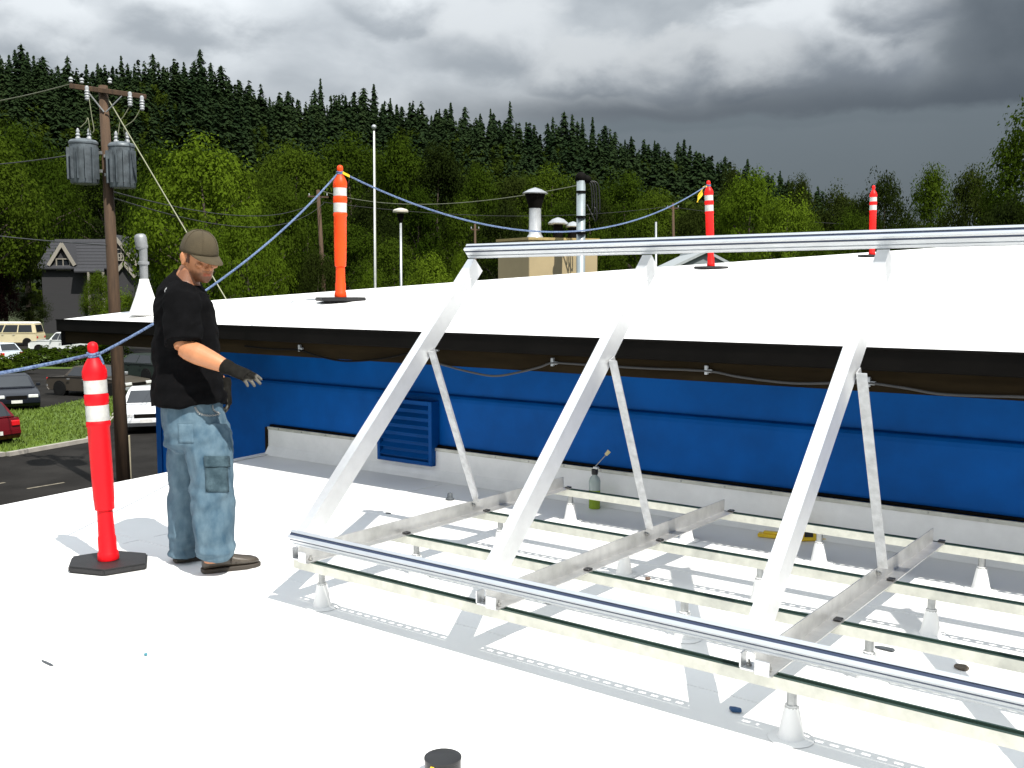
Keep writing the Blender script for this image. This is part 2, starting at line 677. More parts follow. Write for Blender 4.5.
# lower roof: membrane sheets with lapped seams
b = MB()
b.prism([(edge_x(-4), -4), (RXR, -4), (RXR, WY), (edge_x(WY), WY)], -0.22, 0.0)
b.build('lower_roof', M_white, bld)
b = MB()
b.prism([(edge_x(-4) + .06, -3.94), (RXR - .06, -3.94), (RXR - .06, WY + .02), (edge_x(WY) + .06, WY + .02)], GZ, -0.222)
b.build('lower_wall', M_blue, bld)
for yy in (-2.2, -0.4, 1.45, 3.27, 4.6):
    b = MB()
    b.box(((edge_x(yy) + 0.01 + RXR) / 2, yy, 0.0012), (RXR - edge_x(yy) - 0.02, 0.09, 0.0025))
    b.build('membrane_lap', M_white, bld)
for yy, x0 in ((2.35, -3.9), (4.0, -5.2), (0.5, -2.2), (5.1, -4.9)):
    b = MB()
    b.box((x0, yy, 0.0012), (0.08, 1.75 if yy != 5.1 else 0.9, 0.0024))
    b.build('membrane_lap', M_white, bld)
# thin edge metal along the open side
b = MB()
p0, p1 = Vector((edge_x(-4), -4, 0)), Vector((edge_x(WY - .05), WY - .05, 0))
d = (p1 - p0).normalized()
nn = Vector((-d.y, d.x, 0))
b.sweep([(0.002, -0.10), (0.02, -0.10), (0.02, 0.012), (-0.05, 0.012), (-0.05, 0.0025), (0.002, 0.0025)], p0, nn, (0, 0, 1), d, (p1 - p0).length)
b.build('edge_flashing', M_boot, bld)

# upper storey
plan = [(-8.7, WY + 0.045), (-8.0, 6.35), (-6.0, 24.2), (RXR, 24.2), (RXR, WY + 0.045)]
b = MB()
b.prism(plan, GZ, 1.02)
b.build('upper_wall', M_blue, bld)
b = MB()   # lower panel of the wall, standing proud with a rounded top
pr = [(0.044, -3.4), (0.0, -3.4), (0.0, 0.60), (0.004, 0.625), (0.014, 0.642), (0.03, 0.65), (0.044, 0.652)]
b.sweep(pr, (-8.7, WY, 0), (0, 1, 0), (0, 0, 1), (1, 0, 0), RXR + 8.7)
b.build('wall_panel', M_blue, bld)
b = MB()
b.box2((-8.74, WY - 0.012, GZ), (-8.66, WY + 0.05, 1.0))
b.build('corner_trim', M_blue2, bld)
# curb
CX = edge_x(WY) + 0.02
b = MB()
pr = [(0.0, 0.0), (-0.10, 0.0), (-0.075, 0.03), (-0.047, 0.075), (-0.045, 0.236), (0.0, 0.236)]
b.sweep(pr, (CX, WY - 0.002, 0.001), (0, 1, 0), (0, 0, 1), (1, 0, 0), RXR - CX)
b.build('curb', M_flash, bld)
b = MB()
b.box2((CX, WY - 0.056, 0.222), (RXR, WY - 0.048, 0.246))
tb = b.build('termination_bar', mat('termination_bar', (0.52, 0.52, 0.47), 0.5, metal=0.3, var=0.2, scale=9), bld)
for i in range(40):
    x = CX + 0.15 + i * 0.3
    b = MB()
    b.lathe([(0.007, 0), (0.006, 0.004)], 8, (x, WY - 0.056, 0.234), Matrix.Rotation(R(90), 3, 'X'))
    b.build('screw', M_bolt, tb)
b = MB()
b.box2((CX - 0.03, WY - 0.06, 0.001), (CX - 0.002, WY - 0.002, 0.24))
b.build('curb_end_trim', M_brown, bld)
b = MB()
b.box2((CX, WY - 0.03, 0.2465), (RXR, WY - 0.002, 0.262))
b.build('dark_gap_strip', M_dark, bld)  # dark strip stands in for the dark gap above the curb

# louvre
lv = MB()
lx0, lx1, lz0, lz1 = -5.60, -5.02, 0.105, 0.60
ly = WY - 0.075
for a, c in (((lx0, lz0), (lx0 + .03, lz1)), ((lx1 - .035, lz0), (lx1, lz1)), ((lx0 + .03, lz1 - .03), (lx1 - .035, lz1)), ((lx0 + .03, lz0), (lx1 - .035, lz0 + .03))):
    lv.box2((a[0], ly - 0.02, a[1]), (c[0], ly + 0.07, c[1]))
lv.box2((lx0 + .031, ly + 0.012, lz0 + .031), (lx1 - .036, ly + 0.022, lz1 - .031))
lo_ = lv.build('louver_vent', M_blue2, bld, bevel=0.003)
for i in range(7):
    z = lz0 + 0.055 + i * 0.062
    b = MB()
    b.box(((lx0 + lx1) / 2 - 0.002, ly - 0.006, z + 0.012), (lx1 - lx0 - 0.07, 0.045, 0.006), Matrix.Rotation(R(38), 3, 'X'))
    b.build('slat', M_blue2, lo_)

# upper roof sheet
ys = [5.0, 5.3, 5.6, 5.9, 6.1, 7, 8, 9.5, 11, 12.5, 14, 15.5, 17.2, 19, 21, 23, 24.4]
b = MB()
vs, fs = [], []
NX = 12
for Y in ys:
    xl = roof_xl(Y)
    for i in range(NX + 1):
        vs.append((xl + (RXR + 0.3 - xl) * i / NX, Y, roof_z(Y)))
for i in range(len(ys) - 1):
    for j in range(NX):
        a = i * (NX + 1) + j
        fs.append((a, a + 1, a + NX + 2, a + NX + 1))
k = len(vs)
vs += [(x, y, z - 0.05) for x, y, z in vs]
fs += [tuple(reversed([q + k for q in f])) for f in fs]
rim = [j for j in range(NX + 1)] + [i * (NX + 1) + NX for i in range(1, len(ys))] + [(len(ys) - 1) * (NX + 1) + j for j in range(NX - 1, -1, -1)] + [i * (NX + 1) for i in range(len(ys) - 2, 0, -1)]
for i in range(len(rim)):
    a, c = rim[i], rim[(i + 1) % len(rim)]
    fs.append((a, a + k, c + k, c))
b.add(vs, fs)
b.build('upper_roof', M_uroof, bld)
# laps on the upper roof
for xx in (-7.2, -4.6, -2.0, 0.6, 3.2):
    b = MB()
    for a, c in zip(ys[:-1], ys[1:]):
        if roof_xl(a) > xx - 0.2:
            continue
        b.add([(xx, a, roof_z(a) + .003), (xx + .1, a, roof_z(a) + .003), (xx + .1, c, roof_z(c) + .003), (xx, c, roof_z(c) + .003)], [(0, 1, 2, 3)])
    b.build('membrane_lap', M_uroof, bld)
# eave: dark edge metal, brown fascia board below it, soffit
b = MB()
b.sweep([(0.0, -0.112), (-0.022, -0.104), (-0.022, -0.01), (-0.03, -0.004), (-0.03, 0.004), (0.012, 0.004), (0.012, -0.008), (0.0, -0.05)], (-9.23, EY - 0.002, EZ), (0, 1, 0), (0, 0, 1), (1, 0, 0), RXR + 9.5)
b.build('edge_metal', M_dark, bld)
b = MB()
b.box2((-9.2, EY + 0.03, 0.940), (RXR + .3, EY + 0.07, EZ - 0.056))
b.build('fascia_board', M_brown, bld)
b = MB()
b.prism([(-9.15, EY + 0.072), (RXR, EY + 0.072), (RXR, WY + 0.3), (-8.6, WY + 0.3)], 1.022, 1.06)
b.build('soffit', M_brown, bld)
b = MB()
for (x0, y0), (x1, y1) in zip([(-9.2, 5.0), (-8.35, 5.9)], [(-8.35, 5.9), (-6.2, 24.4)]):
    a, c = Vector((x0, y0, 0)), Vector((x1, y1, 0))
    d = (c - a).normalized()
    nn = Vector((-d.y, d.x, 0))
    za, zc = roof_z(y0), roof_z(y1)
    q = []
    for s_, z_ in ((a, za), (c, zc)):
        q += [s_ + nn * 0.002 + Vector((0, 0, z_ - 0.25)), s_ + nn * 0.03 + Vector((0, 0, z_ - 0.25)), s_ + nn * 0.03 + Vector((0, 0, z_ + 0.004)), s_ + nn * 0.002 + Vector((0, 0, z_ + 0.004))]
    b.add(q, [(3, 2, 1, 0), (4, 5, 6, 7), (0, 1, 5, 4), (1, 2, 6, 5), (2, 3, 7, 6), (3, 0, 4, 7)])
b.build('rake_trim', M_dark, bld)


def smooth_path(pts, n=6):
    pts = [Vector(p) for p in pts]
    out = []
    P = [pts[0]] + pts + [pts[-1]]
    for i in range(1, len(P) - 2):
        for k in range(n):
            t = k / n
            a, b_, c, d_ = P[i - 1], P[i], P[i + 1], P[i + 2]
            out.append(0.5 * ((2 * b_) + (c - a) * t + (2 * a - 5 * b_ + 4 * c - d_) * t * t + (3 * b_ - a - 3 * c + d_) * t ** 3))
    out.append(pts[-1])
    return out


CYY = EY + 0.010
for path, r, mm in (([(245, 346), (272, 349), (299, 350), (318, 356), (345, 361), (380, 359), (410, 353), (432, 349)], 0.007, M_dark),
                    ([(440, 364), (470, 372), (495, 376), (520, 372), (540, 367), (552, 363), (575, 364), (640, 368), (690, 370), (715, 372), (740, 377), (790, 383), (840, 383), (868, 383), (905, 388), (940, 394), (985, 396), (1024, 397), (1100, 402)], 0.007, M_wire)):
    b = MB()
    b.tube(smooth_path([ony(x, y, CYY) for x, y in path]), r, 6)
    b.build('cable', mm, bld, smooth=True)
for x, y in ((299, 348), (434, 349), (552, 362), (706, 370), (868, 382)):
    p = ony(x, y, CYY)
    b = MB()
    b.box((p.x, EY + 0.017, p.z), (0.018, 0.022, 0.05))
    b.box((p.x + 0.02, EY + 0.018, p.z - 0.005), (0.03, 0.02, 0.018))
    b.build('cable_clip', M_grey, bld, bevel=0.002)

M_pipe = mat('weathered_vent_pipe', (0.24, 0.25, 0.26), 0.5, metal=0.4, var=0.2, scale=12)
# vent pipe with white boot on the upper roof
p = at(143, 318, 9.0)
vx, vy = -8.27, 5.31
vz = roof_z(vy)
vp = empty('vent_pipe', (vx, vy, vz), 'grey vent pipe with rain hood rising from a white cone boot at the eave', 'vent pipe')
b = MB()
b.lathe([(0.155, 0.0), (0.145, 0.01), (0.125, 0.06), (0.085, 0.17), (0.046, 0.30), (0.040, 0.33)], 20, (vx, vy, vz))
b.build('boot', M_boot, vp, smooth=True)
b = MB()
b.lathe([(0.037, 0.28), (0.037, 0.62), (0.044, 0.622), (0.044, 0.64), (0.037, 0.642), (0.037, 0.70)], 16, (vx, vy, vz))
b.build('pipe', M_pipe, vp, auto=40)
b = MB()
hd_m = Matrix.Rotation(R(-6), 3, CF)
b.lathe([(0.040, 0.0), (0.052, 0.01), (0.055, 0.03), (0.055, 0.105), (0.048, 0.128), (0.03, 0.14), (0.008, 0.143)], 16, Vector((vx, vy, vz + 0.60)) - CR * 0.010, hd_m)
b.build('hood', M_pipe, vp, auto=50)
b = MB()
b.lathe([(0.041, 0.46), (0.05, 0.465), (0.05, 0.485), (0.041, 0.49)], 16, (vx, vy, vz))
b.build('collar', M_pipe, vp, auto=40)

# ------------------------------------------------------------------ solar rack
rack = empty('solar_mounting_rack', (-2.0, 4.0, 0.0), 'bare aluminium solar panel rack of A-frames on galvanised struts and white boots', 'solar rack')
TOPZ = 0.20
SX0, SX1 = -3.56, 0.45
SYS = [3.03, 3.665, 4.32, 5.14]
W_ = 0.0205
for si, y in enumerate(SYS):
    b = MB()
    t = 0.0026
    L_ = SX1 - SX0
    xm = (SX0 + SX1) / 2
    zb = TOPZ - 0.041
    for s_ in (-1, 1):
        b.box((xm, y + s_ * (W_ - t / 2), zb + 0.0205), (L_, t, 0.041))
        b.box((xm, y + s_ * (W_ - t - 0.0045), zb + t / 2), (L_, 0.009, t))
    k = int(L_ / 0.05)
    for i in range(k + 1):
        b.box((SX0 + 0.011 + i * 0.05, y, zb + t / 2), (0.021, 2 * (W_ - t - 0.009), t))
    st = b.build('strut', M_galv, rack)
    b = MB()
    for s_ in (-1, 1):
        b.box((xm, y + s_ * (W_ - 0.0045), TOPZ + t / 2 + 0.0002), (L_, 0.009, t))
        b.box((xm, y + s_ * (W_ - 0.009 + t / 2), TOPZ - 0.0045), (L_, t, 0.0088))
    b.build('slot_lip', mat('dark_green_steel', (0.030, 0.060, 0.048), 0.4, metal=0.2, var=0.2), st)  # slot edges in a dark green tone, darker than the strut
BX = {0: [-3.39, -1.165, 0.3], 1: [-3.39, -1.88, -1.12, 0.3], 2: [-3.36, -2.56, -1.83, -1.07, 0.3], 3: [-3.44, -2.63, -1.85, -1.05, 0.3]}
for si, y in enumerate(SYS):
    for x in BX[si]:
        b = MB()
        tilt = rnd.uniform(-.006, .006)
        b.lathe([(0.075, 0.002), (0.07, 0.006), (0.045, 0.008), (0.040, 0.02), (0.031, 0.07), (0.023, 0.108), (0.022, 0.114)], 16, (x, y, 0))
        bt = b.build('pipe_boot', M_boot, rack, auto=50)
        b = MB()
        b.lathe([(0.0165, 0.10), (0.0165, TOPZ - 0.0415)], 12, (x, y, 0))
        b.build('post_stub', M_steel, bt, auto=40)
        b = MB()
        b.lathe([(0.0235, 0.104), (0.0235, 0.112)], 12, (x, y, 0))
        b.build('hose_clamp', M_steel, bt, auto=40)

FX = [-3.50, -2.40, -1.28, -0.17]
LA = Vector((0, 4.285 - 2.985, 1.605 - 0.275)).normalized()      # up the front leg
LNRM = Vector((0, -LA.z, LA.y))                               # out of the panel plane
LB = Vector((0, 2.985, 0.275))
LLEN = (Vector((0, 4.285, 1.605)) - LB).length
th = 0.005
for x in FX:
    jit = rnd.uniform(-.012, .012)
    # base angle lying on the struts
    b = MB()
    hh, fl = 0.072, 0.06
    b.sweep([(0, 0), (fl, 0), (fl, th), (th, th), (th, hh), (0, hh)], (x, 2.99, TOPZ + 0.0005), (1, 0, 0), (0, 0, 1), (0, 1, 0), 2.14 + jit)
    b.build('base_angle', mat('base_angle_aluminium', (0.60, 0.60, 0.59), 0.42, metal=0.88, var=0.14, scale=12), rack)
    # front leg, an angle section with its web to the side
    b = MB()
    w, f = 0.092, 0.052
    o = Vector((x - 0.052, LB.y, LB.z)) + LNRM * 0.012
    prof = [(0, 0), (f, 0), (f, -w), (f - th, -w), (f - th, -th), (0, -th)]
    b.sweep(prof, o, (1, 0, 0), LNRM, LA, LLEN)
    b.build('front_leg', M_alu, rack)
    # bracket at the leg head
    b = MB()
    top = LB + LA * (LLEN - 0.13)
    b.box(Vector((x - 0.022, top.y, top.z)) - LNRM * 0.055, (0.045, 0.07, 0.05), Matrix.Rotation(math.atan2(LA.z, LA.y), 3, 'X'))
    b.build('head_bracket', M_alu, rack, bevel=0.003)
    # rear leg
    b = MB()
    a = Vector((x + 0.008, 4.262, 0.285))
    c = Vector((x + 0.008, 3.90, 1.135))
    ax = (c - a)
    n2 = Vector((0, ax.z, -ax.y)).normalized()
    b.sweep([(0, 0), (0.042, 0), (0.042, 0.004), (0.004, 0.004), (0.004, 0.05), (0, 0.05)], a - n2 * 0.025, (1, 0, 0), n2, ax.normalized(), ax.length)
    b.build('rear_leg', M_galv2, rack)
    # bolts
    for q in (Vector((x + 0.008, 4.245, 0.25)), Vector((x + 0.002, 3.905, 1.12)), Vector((x + 0.006, 3.09, 0.25))):
        b = MB()
        b.lathe([(0.011, 0), (0.011, 0.008), (0.006, 0.009), (0.006, 0.016)], 6, q, Matrix.Rotation(R(90), 3, 'Y'))
        b.build('bolt', M_bolt, rack)
    # foot clamp between strut, leg and front rail
    b = MB()
    b.box((x - 0.03, 3.035, TOPZ + 0.005), (0.05, 0.07, 0.008))
    b.box((x - 0.052, 3.02, TOPZ + 0.034), (0.006, 0.05, 0.05))
    b.box((x + 0.03, 2.985, TOPZ + 0.028), (0.05, 0.006, 0.05))
    b.build('foot_clamp', M_alu, rack, bevel=0.0015)
    for dx in (-0.035, 0.035):
        b = MB()
        b.lathe([(0.010, 0), (0.010, 0.008), (0.005, 0.009), (0.005, 0.02)], 6, (x + dx, 3.03, TOPZ + 0.009))
        b.build('bolt', M_bolt, rack)
    for y in SYS[1:]:
        b = MB()
        b.box((x + 0.042, y, TOPZ + 0.011), (0.03, 0.034, 0.009))
        b.build('strut_clamp', M_black, rack, bevel=0.002)
# extruded rails: front and top
for (ry, rz) in ((2.938, 0.332), (4.245, 1.655)):
    b = MB()
    u = LNRM
    v = LA
    # profile in (u out of the panel, v along the slope)
    pr = [(-0.034, -0.021), (-0.034, 0.021), (-0.020, 0.021), (-0.018, 0.016), (-0.014, 0.016), (-0.012, 0.021),
          (0.034, 0.021), (0.034, 0.007), (0.026, 0.007), (0.026, -0.007), (0.034, -0.007),
          (0.034, -0.021), (0.022, -0.021), (0.020, -0.012), (0.013, -0.012), (0.011, -0.021),
          (-0.010, -0.021), (-0.011, -0.018), (-0.014, -0.018), (-0.015, -0.023), (-0.026, -0.023)]
    b.sweep(pr, Vector((-3.47 if rz < 1 else -3.525, ry, rz)), u, v, (1, 0, 0), 4.0)
    rl = b.build('rail', M_alu2, rack)
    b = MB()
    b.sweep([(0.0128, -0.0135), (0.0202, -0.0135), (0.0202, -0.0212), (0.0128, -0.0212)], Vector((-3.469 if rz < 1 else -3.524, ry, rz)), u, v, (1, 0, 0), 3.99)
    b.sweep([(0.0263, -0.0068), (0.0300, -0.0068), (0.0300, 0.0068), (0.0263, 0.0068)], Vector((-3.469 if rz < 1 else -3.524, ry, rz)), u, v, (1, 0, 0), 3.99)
    b.build('groove_shade_strip', mat('painted_groove_shade', (0.022, 0.035, 0.075), 0.5), rl)  # dark strips fill the rail grooves, groove shade put into their colour

# ------------------------------------------------------------------ delineator posts, rope
def delineator(loc, m_post, label, lean=(0, 0), rot=0.0):
    t = empty('delineator_post', loc, label, 'delineator', 'delineator posts carrying the warning rope')
    loc = Vector(loc)
    A = Matrix.Rotation(lean[0], 3, CF) @ Matrix.Rotation(lean[1], 3, CR)
    b = MB()
    hexa = []
    for k, (a, r) in enumerate(((0, .235), (58, .205), (122, .205), (180, .235), (238, .205), (302, .205))):
        a = R(a) + rot
        hexa.append((loc.x + r * math.cos(a), loc.y + r * math.sin(a)))
    b.prism(hexa, loc.z + 0.001, loc.z + 0.035)
    b.build('base', M_rubber, t, bevel=0.008, seg=2)
    b = MB()
    b.lathe([(0.052, 0.036), (0.055, 0.045), (0.052, 0.075), (0.046, 0.085), (0.046, 0.155), (0.042, 0.165), (0.039, 0.30), (0.049, 0.305), (0.050, 0.34), (0.052, 0.36),
             (0.054, 0.50), (0.055, 0.735), (0.060, 0.745), (0.060, 0.765), (0.056, 0.77), (0.056, 0.855), (0.060, 0.862), (0.060, 0.905), (0.056, 0.912), (0.056, 0.985), (0.061, 0.995), (0.061, 1.03),
             (0.050, 1.06), (0.030, 1.095), (0.021, 1.105), (0.021, 1.125), (0.026, 1.135), (0.027, 1.155), (0.022, 1.172), (0.008, 1.18)], 22, loc, A)
    b.build('post', m_post, t, auto=50)
    for z0, z1 in ((0.772, 0.853), (0.914, 0.983)):
        b = MB()
        b.lathe([(0.0572, z0), (0.0575, z0 + .004), (0.0575, z1 - .004), (0.0572, z1)], 22, loc, A)
        b.build('reflective_band', M_band, t, auto=50)
    return loc + A @ Vector((0, 0, 1.112))


d1 = onz(109, 566)
p2 = Vector((-6.55, 6.13, roof_z(6.13) + .001))
p3 = Vector((-6.09, 12.48, roof_z(12.48) + .001))
p4 = Vector((-5.39, 17.05, roof_z(17.05) + .001))
p0 = Vector((-5.0, -0.3, 0))
M_or3 = mat('red_orange_plastic', (0.82, 0.012, 0.010), 0.45, var=0.08, scale=7, spec=0.25)
k1 = delineator((d1.x, d1.y, 0.0), M_red, 'scuffed red delineator post on a black hexagonal base beside the man', (-0.035, 0.0), 0.35)
k2 = delineator(p2, M_orange, 'orange delineator post on the white upper roof behind the man', (0.012, 0.0), 0.5)
k3 = delineator(p3, M_or3, 'red delineator post with a yellow ribbon tied at its neck', (-0.05, 0.0), 0.6)
k4 = delineator(p4, M_or3, 'red delineator post standing alone past the end of the blue rope', (-0.01, 0.0), 0.5)
k0 = delineator(p0, M_red, 'red delineator post at the open roof edge where the rope runs on', (0, 0), 0.2)


def sag(a, c, s, n=18):
    return [a.lerp(c, i / n) - Vector((0, 0, 4 * s * (i / n) * (1 - i / n))) for i in range(n + 1)]


def knot(b, c, r):
    for k in range(2):
        pts = [c + Vector((math.cos(t) * r, math.sin(t) * r, 0.012 * (k - 0.5) + 0.004 * math.sin(2 * t))) for t in [i * 2 * math.pi / 12 for i in range(13)]]
        b.tube(pts, 0.0075, 6)


b = MB()
rr = 0.0085
full = sag(k0 + Vector((0.026, 0, 0)), k1 + Vector((0, -0.026, 0)), 0.13)
b.tube(full, rr, 6)
b.tube(sag(k1 + Vector((0, 0.026, 0)), k2 + CR * -0.026 + Vector((0, 0, -.01)), 0.12), rr, 6)
b.tube(sag(k2 + CR * 0.026, k3 + CR * -0.026, 0.56, 30), rr, 6)
for k in (k0, k1, k2, k3):
    knot(b, k, 0.027)
# loose tail at the near knot
b.tube(smooth_path([k1 + CR * 0.03, k1 + CR * 0.045 + Vector((0, 0, -.03)), k1 + CR * 0.05 + Vector((0, 0, -.05))], 4), 0.007, 6)
tag(b.build('rope', M_rope, None, smooth=True), 'blue and white braided rope strung from post to post along the roof edge', 'rope')

b = MB()
q = k3 + CR * -0.03 - CF * 0.02
pa = smooth_path([q, q + Vector((0, 0, -.04)) - CR * 0.05, q + Vector((0, 0, -.13)) - CR * 0.09, q + Vector((0, 0, -.22)) - CR * 0.12], 5)
rs = []
for i, p in enumerate(pa):
    w = 0.022 + 0.016 * math.sin(i * 0.8)
    rs.append([p + CR * w - CF * .003, p + CR * w + CF * .003, p - CR * w * .6 + CF * .012, p - CR * w * .6 + CF * .006])
b.rings(rs)
tag(b.build('ribbon', M_yellow), 'yellow ribbon hanging from the neck of a red delineator post', 'ribbon')
b = MB()
q = k2 + CR * 0.028
b.rings([[q + CR * t * 0.02 + Vector((0, 0, s_ * .012 - t * .01)) + CF * d_ for s_, d_ in ((1, -.03), (1, -.024), (-1, -.024), (-1, -.03))] for t in (0, 1, 2, 3)])
tag(b.build('ribbon', M_yellow), 'short yellow ribbon knotted at the top of the orange delineator post', 'ribbon')

# ------------------------------------------------------------------ small things on the lower roof
def thing_mesh(name, mb, m, label, cat, group=None, **k):
    return tag(mb.build(name, m, None, **k), label, cat, group)


# bottle with brush cap by the curb
q = onz(594.5, 508.5)
bt = empty('bottle', (q.x, q.y, 0), 'clear bottle of green liquid with an upright brush cap by the white curb', 'bottle')
c = (q.x, q.y, 0)
b = MB()
b.lathe([(0.036, 0.002), (0.038, 0.006), (0.038, 0.125)], 18, c)
b.build('liquid_part', mat('green_liquid', (0.25, 0.36, 0.02), 0.2, var=0.15), bt, auto=40)
b = MB()
b.lathe([(0.0382, 0.1255), (0.0382, 0.185), (0.033, 0.205), (0.018, 0.222), (0.017, 0.235)], 18, c)
b.build('bottle_shoulder', mat('clear_plastic', (0.36, 0.42, 0.40), 0.12, var=0.1), bt, auto=50)
b = MB()
b.lathe([(0.021, 0.230), (0.022, 0.236), (0.022, 0.262), (0.018, 0.266)], 16, c)
b.build('cap', M_black, bt, auto=50)
b = MB()
b.box((q.x + CR.x * .008, q.y + CR.y * .008, 0.273), (0.035, 0.028, 0.013))
b.build('brush_holder', M_boot, bt, bevel=0.003)
b = MB()
a = Vector((q.x, q.y, 0.278))
e = a + CR * 0.075 + Vector((0, 0, 0.085))
b.tube([a, e], 0.0035, 6)
b.build('wand', M_steel, bt)
b = MB()
b.tube([e - (e - a).normalized() * .006, e + (e - a).normalized() * 0.03], [0.011, 0.014], 10)
b.build('brush_tip', mat('brush_tip', (0.72, 0.62, 0.33), 0.8), bt)

q = onz(810, 541)
tm = empty('tape_measure', (q.x, q.y, 0), 'yellow tape measure lying by the curb behind the rack', 'tape measure')
b = MB()
b.sweep([(-.045, .002), (.045, .002), (.048, .03), (.04, .062), (.015, .078), (-.02, .078), (-.042, .06), (-.048, .03)], (q.x, q.y - 0.022, 0.0), CR, (0, 0, 1), CF, 0.046)
b.build('case', M_yellow, tm, bevel=0.006)
b = MB()
b.box(Vector((q.x, q.y - 0.022, 0.042)) - CF * 0.001, (0.05, 0.002, 0.03), Matrix.Rotation(YAW, 3, 'Z'))
b.build('face_plate', M_black, tm)
b = MB()
b.box(Vector((q.x, q.y - 0.02, 0.012)) + CR * 0.075 + CF * .02, (0.06, 0.016, 0.003), Matrix.Rotation(YAW, 3, 'Z'))
b.build('tape_hook', M_yellow, tm)

q = onz(797, 519, 0.06)
b = MB()
b.box((q.x + .02, 5.50, 0.014), (0.26, 0.05, 0.022), Matrix.Rotation(R(12), 3, 'Z'))
b.box((q.x + .02, 5.50, 0.032), (0.20, 0.032, 0.014), Matrix.Rotation(R(12), 3, 'Z'))
thing_mesh('spirit_level', b, M_yellow, 'small yellow tool lying flat against the white curb', 'tool', bevel=0.004)

# black can in front
q = onz(443, 777)
cn = empty('can', (q.x, q.y, 0), 'small black can with a yellow dab standing on the white roof', 'can')
b = MB()
b.lathe([(0.050, 0.001), (0.054, 0.006), (0.054, 0.055), (0.056, 0.057), (0.056, 0.063), (0.052, 0.065)], 24, (q.x, q.y, 0))
b.build('body', M_black, cn, auto=40)
b = MB()
b.lathe([(0.050, 0.0645), (0.049, 0.059), (0.012, 0.058), (0.010, 0.060)], 24, (q.x, q.y, 0), cap=True)
b.build('lid', M_black, cn, auto=40)
b = MB()
w = Vector((q.x, q.y, 0.049)) - CF * 0.047 - CR * 0.028
b.box(w, (0.014, 0.006, 0.012), Matrix.Rotation(YAW - 0.55, 3, 'Z'))
b.build('sticker', M_yellow, cn, bevel=0.002)


def scrap(px, py, size, m, label, cat, rot=0.0, nm='scrap'):
    p = onz(px, py)
    b = MB()
    r = random.Random(int(px))
    ring = [(p.x + math.cos(a + rot) * size[0] * r.uniform(.7, 1.2) / 2, p.y + math.sin(a + rot) * size[1] * r.uniform(.7, 1.2) / 2) for a in [k * 2 * math.pi / 7 for k in range(7)]]
    b.prism(ring, 0.003, 0.003 + size[2])
    return thing_mesh(nm, b, m, label, cat, bevel=size[2] * 0.25)


M_bits = mat('dark_scrap', (0.06, 0.07, 0.08), 0.6)
scrap(735, 712, (0.055, 0.03, 0.012), mat('blue_scrap', (0.01, 0.06, 0.16), 0.5), 'small dark blue scrap beside the foot of the rack', 'scrap')
scrap(885, 650, (0.09, 0.03, 0.008), M_bits, 'flat dark scrap lying under the rack struts', 'scrap')
scrap(961, 669, (0.06, 0.05, 0.012), mat('brown_scrap', (0.10, 0.08, 0.06), 0.7), 'crumpled brown scrap in the shadow of an A-frame', 'scrap')
scrap(672, 509, (0.09, 0.04, 0.008), M_bits, 'dark oval scrap on the shaded strip before the curb', 'scrap')
scrap(548, 604, (0.04, 0.012, 0.006), M_bits, 'tiny dark splinter between the front and second struts', 'splinter', 0.6)
scrap(648, 580, (0.03, 0.025, 0.012), mat('brown_bit', (0.12, 0.08, 0.06), 0.7), 'small brown lump beside the second strut', 'lump')
scrap(505, 553, (0.03, 0.02, 0.01), M_bits, 'small grey chip on the sunlit roof between frames', 'chip')
scrap(47, 664, (0.11, 0.012, 0.005), M_bits, 'thin grey stick lying on the open white roof', 'stick', 0.9)
scrap(146, 656, (0.018, 0.014, 0.008), mat('teal_chip', (0.03, 0.2, 0.25), 0.5), 'tiny teal chip lying on the open white roof', 'chip')
scrap(388, 514, (0.05, 0.02, 0.006), M_bits, 'flat dark strip at the tip of a frame shadow', 'strip', 0.4)
p = onz(450, 500)
b = MB()
b.lathe([(0.028, 0.001), (0.03, 0.012), (0.02, 0.02), (0.017, 0.045), (0.012, 0.05)], 10, (p.x, p.y, 0))
thing_mesh('cap_nut', b, M_bits, 'small dark conical cap standing at the edge of the eave shadow', 'cap', auto=40)

# ------------------------------------------------------------------ the man
FT = onz(222, 571)
D0 = (FT - CP).dot(CFW)


def mp(px, py, v=0.0):
    return at(px, py, D0 + v)


AW = R(14)
FWD = CR * math.cos(AW) + CF * math.sin(AW)
RGT = CR * math.sin(AW) - CF * math.cos(AW)        # his right, towards the camera


def oval_rings(spec, lat, n=28, expo=2.3):
    """spec: (centre, half width along FWD-ish, half width along lat)"""
    rs = []
    for i, (c, a, l) in enumerate(spec):
        t = (spec[min(i + 1, len(spec) - 1)][0] - spec[max(i - 1, 0)][0]).normalized()
        e1 = (lat - t * lat.dot(t)).normalized()
        e2 = t.cross(e1)
        ring = []
        for k in range(n):
            an = 2 * math.pi * k / n
            ca, sa = math.cos(an), math.sin(an)
            ca = math.copysign(abs(ca) ** (2 / expo), ca)
            sa = math.copysign(abs(sa) ** (2 / expo), sa)
            ring.append(c + e1 * l * ca + e2 * a * sa)
        rs.append(ring)
    return rs


def wrinkle(me, fn):
    me.update()
    nr = [v.normal.copy() for v in me.vertices]
    for v, n_ in zip(me.vertices, nr):
        v.co += n_ * fn(v.co)
    me.update()


def set_col(me, fn):
    ca = me.color_attributes.new('Col', 'FLOAT_COLOR', 'POINT')
    for i, v in enumerate(me.vertices):
        ca.data[i].color = (*fn(v.co), 1)


